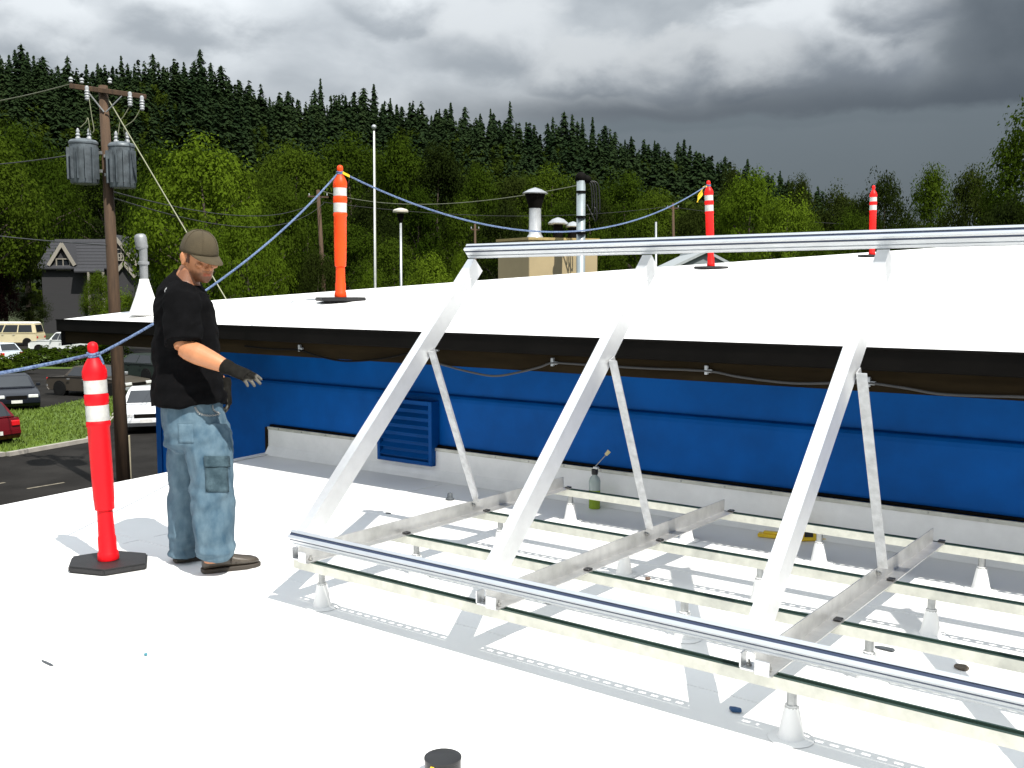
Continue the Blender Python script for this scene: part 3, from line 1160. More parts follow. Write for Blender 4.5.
def person():
    # --- joints
    sh_r, sh_l = mp(181, 299, -0.17), mp(186, 297, 0.20)
    el_r, wr_r = mp(184, 348, -0.25), mp(229, 368, -0.30)
    el_l, wr_l = mp(190, 350, 0.25), mp(224, 386, 0.14)
    neck = mp(187, 281, 0.0)
    hc = mp(199, 257, -0.015)
    th_ = R(40)
    hf0 = CR * math.cos(th_) - CF * math.sin(th_)
    hl = CR * math.sin(th_) + CF * math.cos(th_)     # his left
    tilt = R(16)
    hf = hf0 * math.cos(tilt) - Vector((0, 0, 1)) * math.sin(tilt)
    hu = hl.cross(hf) * -1.0
    hu = hf.cross(hl)
    HM = Matrix((hf, hl, hu)).transposed()

    def H(x, y, z):
        return hc + HM @ Vector((x, y, z))

    body = MB()
    # head
    tab = [(-.117, .072, .022, .024), (-.108, .088, .0, .040), (-.09, .095, -.03, .053), (-.06, .094, -.058, .063), (-.03, .091, -.082, .068),
           (.0, .089, -.097, .072), (.03, .094, -.103, .075), (.06, .088, -.103, .073), (.09, .068, -.086, .058), (.112, .03, -.045, .032)]
    rs = []
    for z, xf, xb, hw in tab:
        ring = []
        for k in range(28):
            an = 2 * math.pi * k / 28
            cx_, rx_ = (xf + xb) / 2, (xf - xb) / 2
            ca, sa = math.cos(an), math.sin(an)
            ring.append(H(cx_ + rx_ * math.copysign(abs(ca) ** .88, ca), hw * math.copysign(abs(sa) ** .88, sa), z))
        rs.append(ring)
    body.rings(rs)
    body.tube([H(.088, 0, .018), H(.105, 0, -.012), H(.115, 0, -.032), H(.098, 0, -.043)], [.007, .0095, .0135, .010], 10)
    for s_ in (-1, 1):
        body.ell(H(.098, s_ * .012, -.038), (.009, .009, .008), HM)
        body.ell(H(.085, s_ * .031, .021), (.012, .022, .007), HM)          # brow
        body.ell(H(.079, s_ * .045, -.024), (.018, .018, .014), HM)         # cheek
        body.ell(H(-.008, s_ * .080, -.012), (.019, .012, .034), HM)        # ear
        body.ell(H(-.016, s_ * .089, -.004), (.013, .009, .027), HM)
        body.ell(H(-.006, s_ * .086, -.036), (.009, .008, .012), HM)
        body.ell(H(.082, s_ * .032, .003), (.009, .011, .008), HM)          # lids
    body.ell(H(.094, 0, -.066), (.008, .024, .006), HM)
    body.ell(H(.092, 0, -.077), (.008, .021, .006), HM)
    body.ell(H(.084, 0, -.102), (.014, .022, .014), HM)
    # neck, trunk, limbs
    body.rings(oval_rings([(H(-.012, 0, -.05), .055, .055), (mp(190, 272, 0.0), .058, .06), (neck, .066, .075), (mp(186, 290, .01), .09, .14)], RGT, 20, 2))
    body.rings(oval_rings([(mp(186, 286, .01), .06, .10), (mp(184, 297, .01), .10, .19), (mp(187, 325, .01), .125, .18), (mp(189, 360, .01), .12, .165),
                           (mp(191, 395, .01), .12, .165), (mp(193, 425, .01), .12, .17), (mp(195, 445, .01), .08, .12)], RGT, 24, 2))
    body.tube([sh_r, sh_r.lerp(el_r, .5), el_r], [.06, .055, .047], 14)
    body.tube([sh_l, sh_l.lerp(el_l, .5), el_l], [.06, .055, .045], 14)
    for e_, w_ in ((el_r, wr_r), (el_l, wr_l)):
        dv = (w_ - e_)
        body.tube([e_ - dv * .02, e_ + dv * .12, e_ + dv * .32, e_ + dv * .6, e_ + dv * .85, w_ - dv * .02], [.044, .052, .053, .046, .037, .028], 16)
    legs = [[(203, 432, -.06), (207, 490, -.10), (211, 530, -.09), (212, 562, -.07)], [(188, 432, .09), (184, 490, .14), (182, 530, .15), (182, 553, .17)]]
    for lg in legs:
        P_ = [mp(*q) for q in lg]
        body.tube(P_, [.085, .06, .05, .04], 14)
    me = remesh(body, 0.0052, 4, 0.45)
    base = Vector((mp(205, 560).x, mp(205, 560).y, 0))
    HMi = HM.transposed()

    def col(co):
        l = HMi @ (co - hc)
        c = Vector((1, 1, 1))
        nz = mnoise.noise(co * 60)
        if l.length < .16:
            if l.x > -0.02:
                # beard shadow on jaw, chin and lip
                bd = max(0.0, min(1.0, (-.052 - l.z + .016 * nz) / .022))
                up = max(0.0, 1 - abs(l.z + .052) / .008) if (abs(l.y) < .028 and l.x > .08) else 0
                bd = max(bd, up)
                c = c.lerp(Vector((.30, .27, .27)), bd * .85)
                if abs(l.y) < .022 and -.076 < l.z < -.063 and l.x > .09:
                    c = Vector((.75, .42, .40))
                if .004 < l.z < .03 and .012 < abs(l.y) < .052 and l.x > .07 and l.z > .015:
                    c = Vector((.18, .15, .13))
                if -.004 < l.z < .008 and .02 < abs(l.y) < .043 and l.x > .08:
                    c = Vector((.25, .2, .18))
            if abs(l.y) > .055 and abs(l.y) < .078 and .006 < l.x < .026 and l.z > -.028:
                c = Vector((.16, .12, .10))
            if l.z > -.045 and l.x < .0 and abs(l.y) < .078 and l.z > -.03 - l.x * -.25:
                c = Vector((.12, .09, .08))
        return tuple(c)

    shift_mesh(me, base)
    m_skin = mat('skin', (0.46, 0.195, 0.090), 0.5, var=0.10, scale=18, attr='Col', bump=0.08, bscale=150)
    o = link_mesh('person', me, m_skin, None, True)
    o.location = base
    me2 = me
    ca = me2.color_attributes.new('Col', 'FLOAT_COLOR', 'POINT')
    for i, v in enumerate(me2.vertices):
        ca.data[i].color = (*col(v.co + base), 1)
    tag(o, 'man in a black T-shirt, jeans, gloves and cap standing with one arm held out', 'person')

    # --- hair under the cap at the back
    hb = MB()
    rs = []
    for z, xb, hw in ((.05, -.108, .0765), (.02, -.107, .0765), (-.01, -.101, .073), (-.035, -.094, .069), (-.055, -.085, .064), (-.072, -.074, .058)):
        ring = []
        for sc_ in (1.0, .90):
            an = np.linspace(R(97), R(263), 22)
            if sc_ < 1:
                an = an[::-1]
            for t_ in an:
                ring.append(H(-.006 + math.cos(t_) * (abs(xb) - .004) * sc_, math.sin(t_) * hw * sc_, z))
        rs.append(ring)
    hb.rings(rs)
    hb.build('hair', mat('dark_hair', (0.02, 0.014, 0.010), 0.7, var=.4, scale=120, bump=0.5, bscale=250), o, smooth=True)

    # --- cap
    cb = MB()
    rs = []
    for i in range(11):
        t_ = i / 10
        zz = .022 + (.138 - .022) * math.sin(t_ * math.pi / 2)
        k_ = math.cos(t_ * math.pi / 2) ** .72 if t_ < 1 else .02
        rs.append([H(-.006 + math.cos(a_) * .113 * k_, math.sin(a_) * .090 * k_, zz + .012 * (1 - t_) * max(0, -math.cos(a_)) * -1.0) for a_ in [j * 2 * math.pi / 32 for j in range(32)]])
    inner = [[H(-.006 + math.cos(a_) * .108, math.sin(a_) * .086, .024) for a_ in [j * 2 * math.pi / 32 for j in range(32)]]]
    cb.rings(inner + rs)
    m_cap = mat('olive_cap_cloth', (0.058, 0.044, 0.022), 0.9, var=0.15, scale=14, bump=0.2, bscale=220)
    cap = cb.build('cap', m_cap, o, smooth=True)
    bb = MB()
    rs = []
    for i in range(17):
        u_ = -1 + 2 * i / 16
        an = u_ * R(66)
        x0, y0 = -.006 + math.cos(an) * .109, math.sin(an) * .087
        reach = .080 * math.cos(u_ * math.pi / 2) ** .75 + .0005
        x1, y1 = x0 + reach, y0 * (1.0 - .06 * (1 - abs(u_)))
        dz = -.020 * u_ * u_
        zz0, zz1 = .029 + dz * .25, .029 + dz * .25 + (dz - .022) * reach / .08
        xm_, ym_, zm_ = (x0 + x1) / 2, (y0 + y1) / 2, (zz0 + zz1) / 2 + .004
        rs.append([H(x0, y0, zz0), H(xm_, ym_, zm_), H(x1, y1, zz1), H(x1 + .001, y1, zz1 - .0035), H(xm_, ym_, zm_ - .004), H(x0, y0, zz0 - .004)])
    bb.rings(rs)
    bb.build('brim', m_cap, cap, smooth=False, auto=60)
    kb = MB()
    kb.ell(H(-.006, 0, .139), (.008, .008, .004), HM)
    kb.build('button', m_cap, cap, smooth=True)
    # seams of the crown panels
    for a_ in range(6):
        an = a_ * math.pi / 3 + .52
        sb = MB()
        pts = []
        for i in range(9):
            t_ = i / 8 * .97
            zz = .024 + (.138 - .022) * math.sin(t_ * math.pi / 2)
            k_ = math.cos(t_ * math.pi / 2) ** .72
            pts.append(H(-.006 + math.cos(an) * .1134 * k_, math.sin(an) * .0904 * k_, zz))
        sb.tube(pts, .0012, 5)
        sb.build('seam', m_cap, cap)

    # --- T-shirt
    tb = MB()
    tb.rings(oval_rings([(mp(188, 277, .0), .074, .086), (mp(185, 284, .01), .108, .155), (mp(183, 293, .01), .132, .205), (mp(184, 306, .01), .150, .222),
                         (mp(186, 325, .01), .160, .222), (mp(187.5, 350, .01), .166, .218), (mp(188.5, 375, .01), .176, .215), (mp(189.5, 393, .01), .188, .218), (mp(190, 406, .01), .193, .222)], RGT, 32, 2.3))
    for sh_, el_, k_ in ((sh_r, el_r, 1.0), (sh_l, el_l, .95)):
        up = sh_.lerp(el_, -.12)
        up = up - RGT * (.05 if sh_ is sh_r else -.05)
        tb.tube([up, sh_.lerp(el_, .08), sh_.lerp(el_, .45), sh_.lerp(el_, .80), sh_.lerp(el_, .93)], [.085 * k_, .096 * k_, .094 * k_, .094 * k_, .097 * k_], 20)
    me = remesh(tb, 0.0075, 5, 0.5)
    me.update()

    def wr(co):
        h_ = (co.z - .80) / .75
        f = co.copy()
        a_ = mnoise.noise(Vector((f.dot(CR) * 9, f.dot(CF) * 9, f.z * 3.2 + 3))) * .016
        b_ = mnoise.noise(Vector((f.dot(CR) * 6 + f.z * 11, f.dot(CF) * 5, f.z * 15 - f.dot(CR) * 8))) * .013 * (1.3 - min(1, max(0, h_)))
        c_ = abs(mnoise.noise(Vector((f.dot(CR) * 14 - f.z * 12, f.dot(CF) * 6, f.z * 9)))) * .012
        return a_ + b_ - c_

    wrinkle(me, wr)
    shift_mesh(me, base)
    m_shirt = mat('black_cotton', (0.0035, 0.0035, 0.004), 0.95, var=0.3, scale=12, bump=0.15, bscale=300, spec=0.06)
    shirt = link_mesh('t_shirt', me, m_shirt, o, True)
    # small pale print between the shoulders
    from mathutils.bvhtree import BVHTree
    bv = BVHTree.FromPolygons([v.co for v in me.vertices], [tuple(p.vertices) for p in me.polygons])
    ray = (at(166, 290, 1.0) - CP).normalized()
    loc, nrm, _, _ = bv.ray_cast(CP - base, ray)
    if loc:
        e1 = Vector((0, 0, 1)).cross(nrm).normalized()
        e2 = nrm.cross(e1)
        pb = MB()
        ring_o, ring_i = [], []
        for k in range(14):
            an = k * 2 * math.pi / 14
            for ring, s_ in ((ring_o, 1.0), (ring_i, .5)):
                q = loc + e1 * .017 * s_ * math.cos(an) + e2 * .014 * s_ * math.sin(an)
                h_, n_, _, _ = bv.find_nearest(q)
                ring.append(h_ + n_ * .0015 + base)
        pb.add(ring_o + ring_i, [(k, (k + 1) % 14, 14 + (k + 1) % 14, 14 + k) for k in range(14)] + [tuple(range(14, 21))])
        pb.build('shirt_print', mat('pale_print', (0.42, 0.42, 0.42), .8), shirt)

    # --- jeans
    jb = MB()
    jb.rings(oval_rings([(mp(191, 398, .01), .150, .178), (mp(192, 412, .01), .158, .184), (mp(195, 428, .01), .165, .188), (mp(197, 442, .01), .160, .182), (mp(198, 452, .01), .11, .12)], RGT, 28, 2.4))
    near = [((205, 430, -.06), .128, .115), ((209, 450, -.085), .122, .118), ((211.5, 475, -.10), .112, .110), ((212.5, 500, -.10), .108, .106), ((213.5, 525, -.095), .103, .104), ((214, 541, -.085), .098, .100), ((215, 550, -.08), .104, .102), ((214.5, 558, -.07), .094, .092)]
    far = [((188, 430, .09), .11, .115), ((186, 450, .11), .098, .11), ((185, 475, .13), .092, .105), ((184, 500, .14), .088, .10), ((182.5, 525, .155), .078, .095), ((182, 545, .165), .07, .09), ((182, 556, .17), .072, .09)]
    for lg in (near, far):
        jb.rings(oval_rings([(mp(*q), a_, l_) for q, a_, l_ in lg], RGT, 24, 2.2))
    me = remesh(jb, 0.0072, 4, 0.5)

    def wj(co):
        z = co.z
        u_ = co.dot(CR)
        v_ = co.dot(CF)
        low = max(0, min(1, (.20 - z) / .16))
        kn = math.exp(-((z - .42) / .10) ** 2)
        hp = math.exp(-((z - .70) / .08) ** 2)
        f = mnoise.noise(Vector((u_ * 7, v_ * 7, z * 5))) * .013
        f += mnoise.noise(Vector((u_ * 5 + z * 4, v_ * 5, z * 34))) * .024 * low
        f += mnoise.noise(Vector((u_ * 9 + z * 7, v_ * 6, z * 19 - u_ * 8))) * .015 * (kn + hp)
        f -= abs(mnoise.noise(Vector((u_ * 16, v_ * 16 + z * 5, z * 7)))) * .011
        return f

    wrinkle(me, wj)
    shift_mesh(me, base)
    mj = mat('faded_denim', (0.036, 0.078, 0.118), 0.85, col2=(0.125, 0.190, 0.235), scale=12, stretch=(1, 1, .55), bump=0.25, bscale=260, spec=0.2)
    jeans = link_mesh('jeans', me, mj, o, True)
    bv = BVHTree.FromPolygons([v.co for v in me.vertices], [tuple(p.vertices) for p in me.polygons])

    def on_jeans(px, py, lift):
        ray = (at(px, py, 1.0) - CP).normalized()
        loc, nrm, _, _ = bv.ray_cast(CP - base, ray)
        if loc is None:
            loc, nrm, _, _ = bv.find_nearest(mp(px, py, -.15) - base)
        return loc + nrm * lift + base

    # cargo pocket: a cloth patch with a flap, stained
    def patch(name, x0, y0, x1, y1, lift, m, skew=0.0):
        pb = MB()
        nx, ny = 8, 8
        top = [on_jeans(x0 + (x1 - x0) * i / nx + skew * j, y0 + (y1 - y0) * j / ny, lift) for j in range(ny + 1) for i in range(nx + 1)]
        bot = [on_jeans(x0 + (x1 - x0) * i / nx + skew * j, y0 + (y1 - y0) * j / ny, -.004) for j in range(ny + 1) for i in range(nx + 1)]
        k_ = len(top)
        fs_ = []
        for j in range(ny):
            for i in range(nx):
                a_ = j * (nx + 1) + i
                fs_.append((a_, a_ + 1, a_ + nx + 2, a_ + nx + 1))
        rim_ = [i for i in range(nx + 1)] + [j * (nx + 1) + nx for j in range(1, ny + 1)] + [ny * (nx + 1) + i for i in range(nx - 1, -1, -1)] + [j * (nx + 1) for j in range(ny - 1, 0, -1)]
        for i in range(len(rim_)):
            a_, c_ = rim_[i], rim_[(i + 1) % len(rim_)]
            fs_.append((a_, c_, c_ + k_, a_ + k_))
        pb.add(top + bot, fs_)
        return pb.build(name, m, jeans, smooth=True)

    md = mat('stained_denim', (0.016, 0.034, 0.046), 0.9, col2=(0.075, 0.12, 0.145), scale=16, bump=0.3, bscale=200, spec=0.2)
    patch('cargo_pocket', 205, 466, 227, 492, .006, md, .15)
    patch('pocket_flap', 204, 456, 228, 467, .010, md, .1)
    patch('back_pocket', 178, 424, 193, 443, .004, mj, .1)
    # wallet chain
    chp = smooth_path([on_jeans(195, 407, .006), on_jeans(199, 413, .008), on_jeans(208, 416, .008), on_jeans(218, 414, .008), on_jeans(224, 408, .006), on_jeans(226, 402, .004)], 8)
    chb = MB()
    for i in range(len(chp) - 1):
        a_, c_ = chp[i], chp[i + 1]
        dd = (c_ - a_)
        e_ = (CF if i % 2 else Vector((0, 0, 1)))
        mid = (a_ + c_) / 2
        dn = dd.normalized()
        e_ = (e_ - dn * e_.dot(dn)).normalized()
        lk = [mid + dn * math.cos(t_) * dd.length * .68 + e_ * math.sin(t_) * .0042 for t_ in [j * 2 * math.pi / 8 for j in range(9)]]
        chb.tube(lk, .0014, 5)
    chb.build('wallet_chain', M_bolt, jeans)

    # --- shoes
    ms = mat('brown_leather', (0.055, 0.045, 0.034), 0.4, var=0.35, scale=30, bump=0.1, bscale=90)
    mso = mat('shoe_sole', (0.04, 0.032, 0.024), 0.7)

    def shoe(heel, dirv):
        dirv = Vector((dirv.x, dirv.y, 0)).normalized()
        sd = Vector((-dirv.y, dirv.x, 0))
        heel = Vector((heel.x, heel.y, 0))
        ub = MB()
        prof = [(0.0, .030, .078, .008), (.03, .037, .086, .006), (.075, .036, .092, .008), (.12, .038, .082, .008), (.165, .045, .066, .008), (.21, .049, .054, .008), (.25, .045, .047, .009), (.278, .030, .036, .012), (.287, .012, .026, .016)]
        rs_ = []
        for x_, hw, hh_, z0 in prof:
            ring = []
            for k in range(18):
                an = 2 * math.pi * k / 18
                ca_, sa_ = math.cos(an), math.sin(an)
                ring.append(heel + dirv * x_ + sd * hw * math.copysign(abs(ca_) ** .8, ca_) + Vector((0, 0, z0 + .012 + (hh_ - z0) * (.5 + .5 * math.copysign(abs(sa_) ** .85, sa_)))))
            rs_.append(ring)
        ub.rings(rs_)
        so_ = MB()
        out_ = []
        for x_, hw in ((-.008, .018), (.0, .034), (.04, .042), (.12, .042), (.17, .049), (.215, .053), (.26, .046), (.288, .026), (.296, .008)):
            out_.append((x_, hw))
        ring = [heel + dirv * x_ + sd * hw for x_, hw in out_] + [heel + dirv * x_ - sd * hw for x_, hw in reversed(out_)]
        so_.rings([[p_ + Vector((0, 0, .0025)) for p_ in ring], [p_ + Vector((0, 0, .024)) for p_ in ring]])
        s0 = ub.build('shoe', ms, o, smooth=True)
        so_.build('sole', mso, s0, bevel=.003)
        st = MB()
        for x_ in (.135, .16):
            pts = [heel + dirv * x_ + sd * (.046 * math.cos(t_)) + Vector((0, 0, .03 + .055 * math.sin(t_) * (1 if x_ < .15 else .86))) for t_ in np.linspace(.2, math.pi - .2, 9)]
            st.tube(pts, .0032, 5)
        st.build('lace', mso, s0, smooth=True)

    h1 = onz(203, 573)
    shoe(h1, onz(257, 566.5) - onz(201, 574))
    h2 = onz(175, 562.5)
    shoe(h2, onz(217, 556) - onz(175, 562))

    # --- gloves
    mg = mat('work_glove', (0.0095, 0.009, 0.0080), 0.9, var=0.3, scale=40, attr='Col', bump=0.2, bscale=150, spec=0.08)

    def glove(wr_, dirv, nrm, sidev, curls, thumb_open):
        d_ = dirv.normalized()
        n_ = (nrm - d_ * nrm.dot(d_)).normalized()
        s_ = (sidev - d_ * sidev.dot(d_) - n_ * sidev.dot(n_)).normalized()
        gb = MB()

        def ring(c, hw, ht, k=18):
            return [c + s_ * hw * math.cos(2 * math.pi * j / k) + n_ * ht * math.sin(2 * math.pi * j / k) for j in range(k)]

        gb.rings([ring(wr_ - d_ * .045, .041, .037), ring(wr_ - d_ * .02, .040, .036), ring(wr_, .036, .030), ring(wr_ + d_ * .03, .040, .025), ring(wr_ + d_ * .065, .045, .021), ring(wr_ + d_ * .092, .043, .017)])
        tips = []
        for j, (off, L_, r_) in enumerate(((.033, .072, .0108), (.011, .080, .0112), (-.012, .075, .0108), (-.033, .060, .0098))):
            p_ = wr_ + d_ * (.082 - .006 * abs(j - 1)) + s_ * off
            ang = curls[j] * .5
            pts, rad = [p_ - d_ * .012], [r_]
            pts.append(p_)
            rad.append(r_)
            for seg, fr in enumerate((.45, .30, .25)):
                dv = (d_ * math.cos(ang) + n_ * math.sin(ang) + s_ * off * .5).normalized()
                p_ = p_ + dv * L_ * fr
                pts.append(p_)
                rad.append(r_ * (1 - .1 * (seg + 1)))
                ang += curls[j]
            gb.tube(pts, rad, 10)
            gb.ell(p_, (rad[-1],) * 3, None, 8, 6)
            tips.append(p_)
        p_ = wr_ + d_ * .028 + s_ * .033 + n_ * .006
        d1_ = (d_ * .70 + s_ * thumb_open + n_ * .35).normalized()
        d2_ = (d_ * .90 + s_ * thumb_open * .35 + n_ * .4).normalized()
        a_, c_ = p_ + d1_ * .040, p_ + d1_ * .040 + d2_ * .032
        gb.tube([p_ - d1_ * .012, p_, a_, c_], [.0145, .0145, .0125, .0105], 10)
        gb.ell(c_, (.0105,) * 3, None, 8, 6)
        tips.append(c_)
        me_ = remesh(gb, .0034, 3, .45)
        ca_ = me_.color_attributes.new('Col', 'FLOAT_COLOR', 'POINT')
        for i, v in enumerate(me_.vertices):
            dist = min((v.co - t_).length for t_ in tips)
            pal = (v.co - wr_).dot(n_)
            al = (v.co - wr_).dot(d_)
            k_ = max(0, min(1, (.036 - dist) / .01))
            if al > .01 and pal > .012:
                k_ = max(k_, .75)
            c_ = 1 + 11 * k_
            ca_.data[i].color = (c_, c_, c_ * .97, 1)
        shift_mesh(me_, base)
        return link_mesh('glove', me_, mg, o, True)

    fa = (wr_r - el_r).normalized()
    hd_ = (mp(262, 382, -.34) - wr_r).normalized()
    glove(wr_r + fa * .014, hd_, Vector((0, 0, -1)) + CR * .15 + CF * .35, CF + Vector((0, 0, .35)), (.14, .22, .32, .42), .6)
    fl_ = (wr_l - el_l).normalized()
    glove(wr_l + fl_ * .014, (mp(231, 420, .08) - wr_l), -CF * .3 - CR, -CF + Vector((0, 0, .2)), (.45, .5, .5, .55), .5)
    return o


person()

# ------------------------------------------------------------------ trees
def crown_arrays(seed, nclump, per, leaf, shape=(0.33, 0.33, 0.36), cz=0.60, clump_r=0.085, flat_=0.0):
    r = np.random.RandomState(seed)
    # lobes give the crown an uneven outline
    nl = 9
    ld = r.normal(size=(nl, 3))
    ld /= np.linalg.norm(ld, axis=1)[:, None]
    la = r.uniform(-0.22, 0.25, nl)
    d = r.normal(size=(nclump, 3))
    d /= np.linalg.norm(d, axis=1)[:, None]
    lob = np.minimum(1 + (np.maximum(0, d @ ld.T) ** 4 * la).sum(1), 1.22)
    rad = r.uniform(0.35, 1.0, nclump) ** 0.45 * lob
    c = d * rad[:, None] * np.array(shape)
    c[:, 2] += cz
    c[:, :2] *= (1.0 - 0.35 * np.clip((c[:, 2] - cz) / shape[2], -0.3, 1))[:, None]
    cr_ = r.uniform(0.5, 1.5, nclump) * clump_r
    bl = r.normal(size=(nclump * per, 3))
    bl *= (r.uniform(0.25, 1.0, nclump * per) ** 0.6 / np.linalg.norm(bl, axis=1))[:, None]
    pos = np.repeat(c, per, 0) + bl * np.repeat(cr_, per)[:, None] * np.array([1, 1, 0.75]) * 1.15
    n = len(pos)
    out = pos - np.array([0, 0, cz])
    out /= np.maximum(np.linalg.norm(out, axis=1), 1e-6)[:, None]
    oc = pos - np.repeat(c, per, 0)
    oc /= np.maximum(np.linalg.norm(oc, axis=1), 1e-6)[:, None]
    nm = r.normal(size=(n, 3)) * 0.55 + out * 0.5 + oc * 0.8 + np.array([0, 0, 0.35])
    nm /= np.linalg.norm(nm, axis=1)[:, None]
    t = r.normal(size=(n, 3))
    t -= nm * (t * nm).sum(1)[:, None]
    t /= np.linalg.norm(t, axis=1)[:, None]
    bt_ = np.cross(nm, t)
    s = leaf * r.uniform(0.45, 1.6, n)[:, None]
    V = np.stack([pos - t * s, pos - bt_ * s * 0.55, pos + t * s, pos + bt_ * s * 0.55], 1).reshape(-1, 3)
    F = np.arange(n * 4).reshape(-1, 4)
    return V, F, c


def conifer_arrays(seed, levels, per, sprays, spread=0.17, pw=0.8):
    r = np.random.RandomState(seed)
    Vs, Fs = [], []
    k = 0
    for i in range(levels):
        t = (i + r.uniform(0, .6)) / levels
        z = 0.10 + 0.88 * t
        Lb = spread * (1 - t) ** pw * r.uniform(0.75, 1.15) + 0.012
        a0 = r.uniform(0, 6.28)
        for j in range(per):
            if r.rand() < 0.06:
                continue
            a = a0 + j * 2 * math.pi / per + r.uniform(-.3, .3)
            L1 = Lb * r.uniform(0.5, 1.25)
            dr_ = r.uniform(-.62, -.08)
            z = 0.10 + 0.88 * min(1.0, max(0.0, t + r.uniform(-.9, .9) / levels))
            dx, dy = math.cos(a), math.sin(a)
            for m_ in range(sprays):
                f0, f1 = m_ / sprays, (m_ + 1.15) / sprays
                droop = -0.32
                up = 0.0
                droop = dr_
                p0 = np.array([dx * L1 * f0, dy * L1 * f0, z + droop * L1 * f0 + up])
                p1 = np.array([dx * L1 * f1, dy * L1 * f1, z + droop * L1 * f1 - 0.01 * r.rand()])
                w = (0.028 * (1 - t) + 0.016) * (1.0 - 0.45 * f0) * r.uniform(.8, 1.4)
                sd = np.array([-dy, dx, r.uniform(-.5, .5)]) * w
                dn = np.array([0, 0, -0.010])
                Vs += [p0 + sd * .5, p0 - sd * .5, p1 - sd + dn, p1 + sd + dn]
                Fs.append((k, k + 1, k + 2, k + 3))
                k += 4
    # leader tip
    Vs += [np.array([-.006, 0, .95]), np.array([.006, 0, .95]), np.array([0, 0, 1.0]), np.array([0, .006, .96])]
    Fs.append((k, k + 1, k + 2, k + 3))
    return np.array(Vs), np.array(Fs)


def np_mesh(name, V, F, m):
    me = bpy.data.meshes.new(name)
    me.vertices.add(len(V))
    me.vertices.foreach_set('co', np.asarray(V, np.float32).ravel())
    n, q = F.shape
    me.loops.add(n * q)
    me.loops.foreach_set('vertex_index', F.astype(np.int32).ravel())
    me.polygons.add(n)
    me.polygons.foreach_set('loop_start', np.arange(0, n * q, q, dtype=np.int32))
    me.polygons.foreach_set('loop_total', np.full(n, q, np.int32))
    me.update(calc_edges=True)
    me.materials.append(m)
    return me


def trunk_mesh(seed, clumps, h0=0.30, r0=0.022):
    r = random.Random(seed)
    b = MB()
    pts = [(0, 0, 0), (r.uniform(-.01, .01), r.uniform(-.01, .01), .15), (r.uniform(-.02, .02), r.uniform(-.02, .02), h0), (r.uniform(-.03, .03), r.uniform(-.03, .03), .55), (0, 0, .82)]
    b.tube(pts, [r0 * 1.3, r0, r0 * .85, r0 * .5, r0 * .12], 8)
    cs = sorted(clumps.tolist(), key=lambda c: -math.hypot(c[0], c[1]))
    for c in cs[:40:3]:
        z0 = max(.2, min(.6, c[2] - .18))
        b.tube([(0, 0, z0), (c[0] * .5, c[1] * .5, (z0 + c[2]) / 2 + .03), tuple(c)], [r0 * .4, r0 * .25, r0 * .06], 5)
    me = bpy.data.meshes.new('trunk')
    me.from_pydata(b.v, [], b.f)
    me.materials.append(M_bark)
    me.shade_smooth()
    return me


PROTO = []
for sd, nc, per, lf, shp, cz in ((1, 150, 125, .0085, (.30, .30, .36), .60), (2, 160, 125, .0085, (.36, .34, .34), .60), (3, 140, 125, .0085, (.26, .28, .38), .58),
                                 (4, 170, 125, .0085, (.40, .38, .33), .58), (5, 150, 125, .0085, (.32, .36, .36), .61)):
    V, F, c = crown_arrays(sd, nc, per, lf, shp, cz)
    PROTO.append((V, F, trunk_mesh(sd, c)))
CROWNS = {}


def tree(px, top, D, wpx, kind, label, group, proto=None, base_z=None, name='tree', cat='tree', rz=None):
    """tree whose crown tops out at pixel row `top`, standing D metres off"""
    x, y = polar(px, D)
    bz = base_z if base_z is not None else (hill_z(px, D) if D > HD0 else GZ)
    topz = CH + (289 - top) / 1000 * D
    h = max(topz - bz, 1.0) / 0.97
    k = proto if proto is not None else rnd.randrange(5)
    V, F, tme = PROTO[k]
    wfac = (wpx / 1000 * D) / (h * 0.68)
    mm = {'m': M_leaf, 'b': M_leaf_b, 'd': M_leaf_d, 'r': M_leaf_m}[kind]
    key = (k, kind)
    if key not in CROWNS:
        CROWNS[key] = np_mesh('crown', V, F, mm)
    t = empty(name, (x, y, bz - 0.05), label, cat, group)
    t.rotation_euler = (0, 0, rz if rz is not None else rnd.uniform(0, 6.28))
    c = bpy.data.objects.new('crown', CROWNS[key])
    tr = bpy.data.objects.new('trunk', tme)
    for o in (c, tr):
        COL.objects.link(o)
        o.parent = t
        o.scale = (h * wfac, h * wfac, h)
    tr.scale = (h * min(wfac, 1.0), h * min(wfac, 1.0), h)
    return t


G1 = 'leafy trees beyond the roof edge'
tree(205, 133, 62, 118, 'b', 'tall bright green tree behind the man and the rope', G1, 1)
tree(165, 150, 74, 70, 'm', 'mid green tree close behind the utility pole', G1, 2)
tree(250, 200, 56, 70, 'b', 'low bright green tree below the rope beside the man', G1, 3)
tree(205, 215, 50, 60, 'b', 'short bright leafy tree right behind the capped man', G1, 0)
tree(282, 178, 80, 70, 'm', 'mid green tree between rope and orange post', G1, 4)
tree(30, 118, 120, 90, 'm', 'broad mid green tree above the grey house roof', G1, 3)
tree(-15, 135, 96, 110, 'm', 'big leafy tree left of the transformers', G1, 4)
tree(6, 188, 101, 62, 'd', 'dark bushy tree beside the grey house', G1, 1)
tree(68, 150, 150, 90, 'm', 'leafy tree rising behind the grey house', G1, 0)
tree(110, 165, 140, 80, 'd', 'dark tree behind the utility pole and house gable', G1, 2)
tree(-30, 225, 103, 70, 'd', 'dark green shrubby tree near the parked van', G1, 3)
tree(2, 262, 99, 38, 'r', 'maroon leaved shrub below the dark tree', 'shrubs by the parking area', 2, name='shrub', cat='shrub')
tree(122, 284, 66, 36, 'b', 'light green shrub beside the vent pipe', 'shrubs by the parking area', 3, name='shrub', cat='shrub')
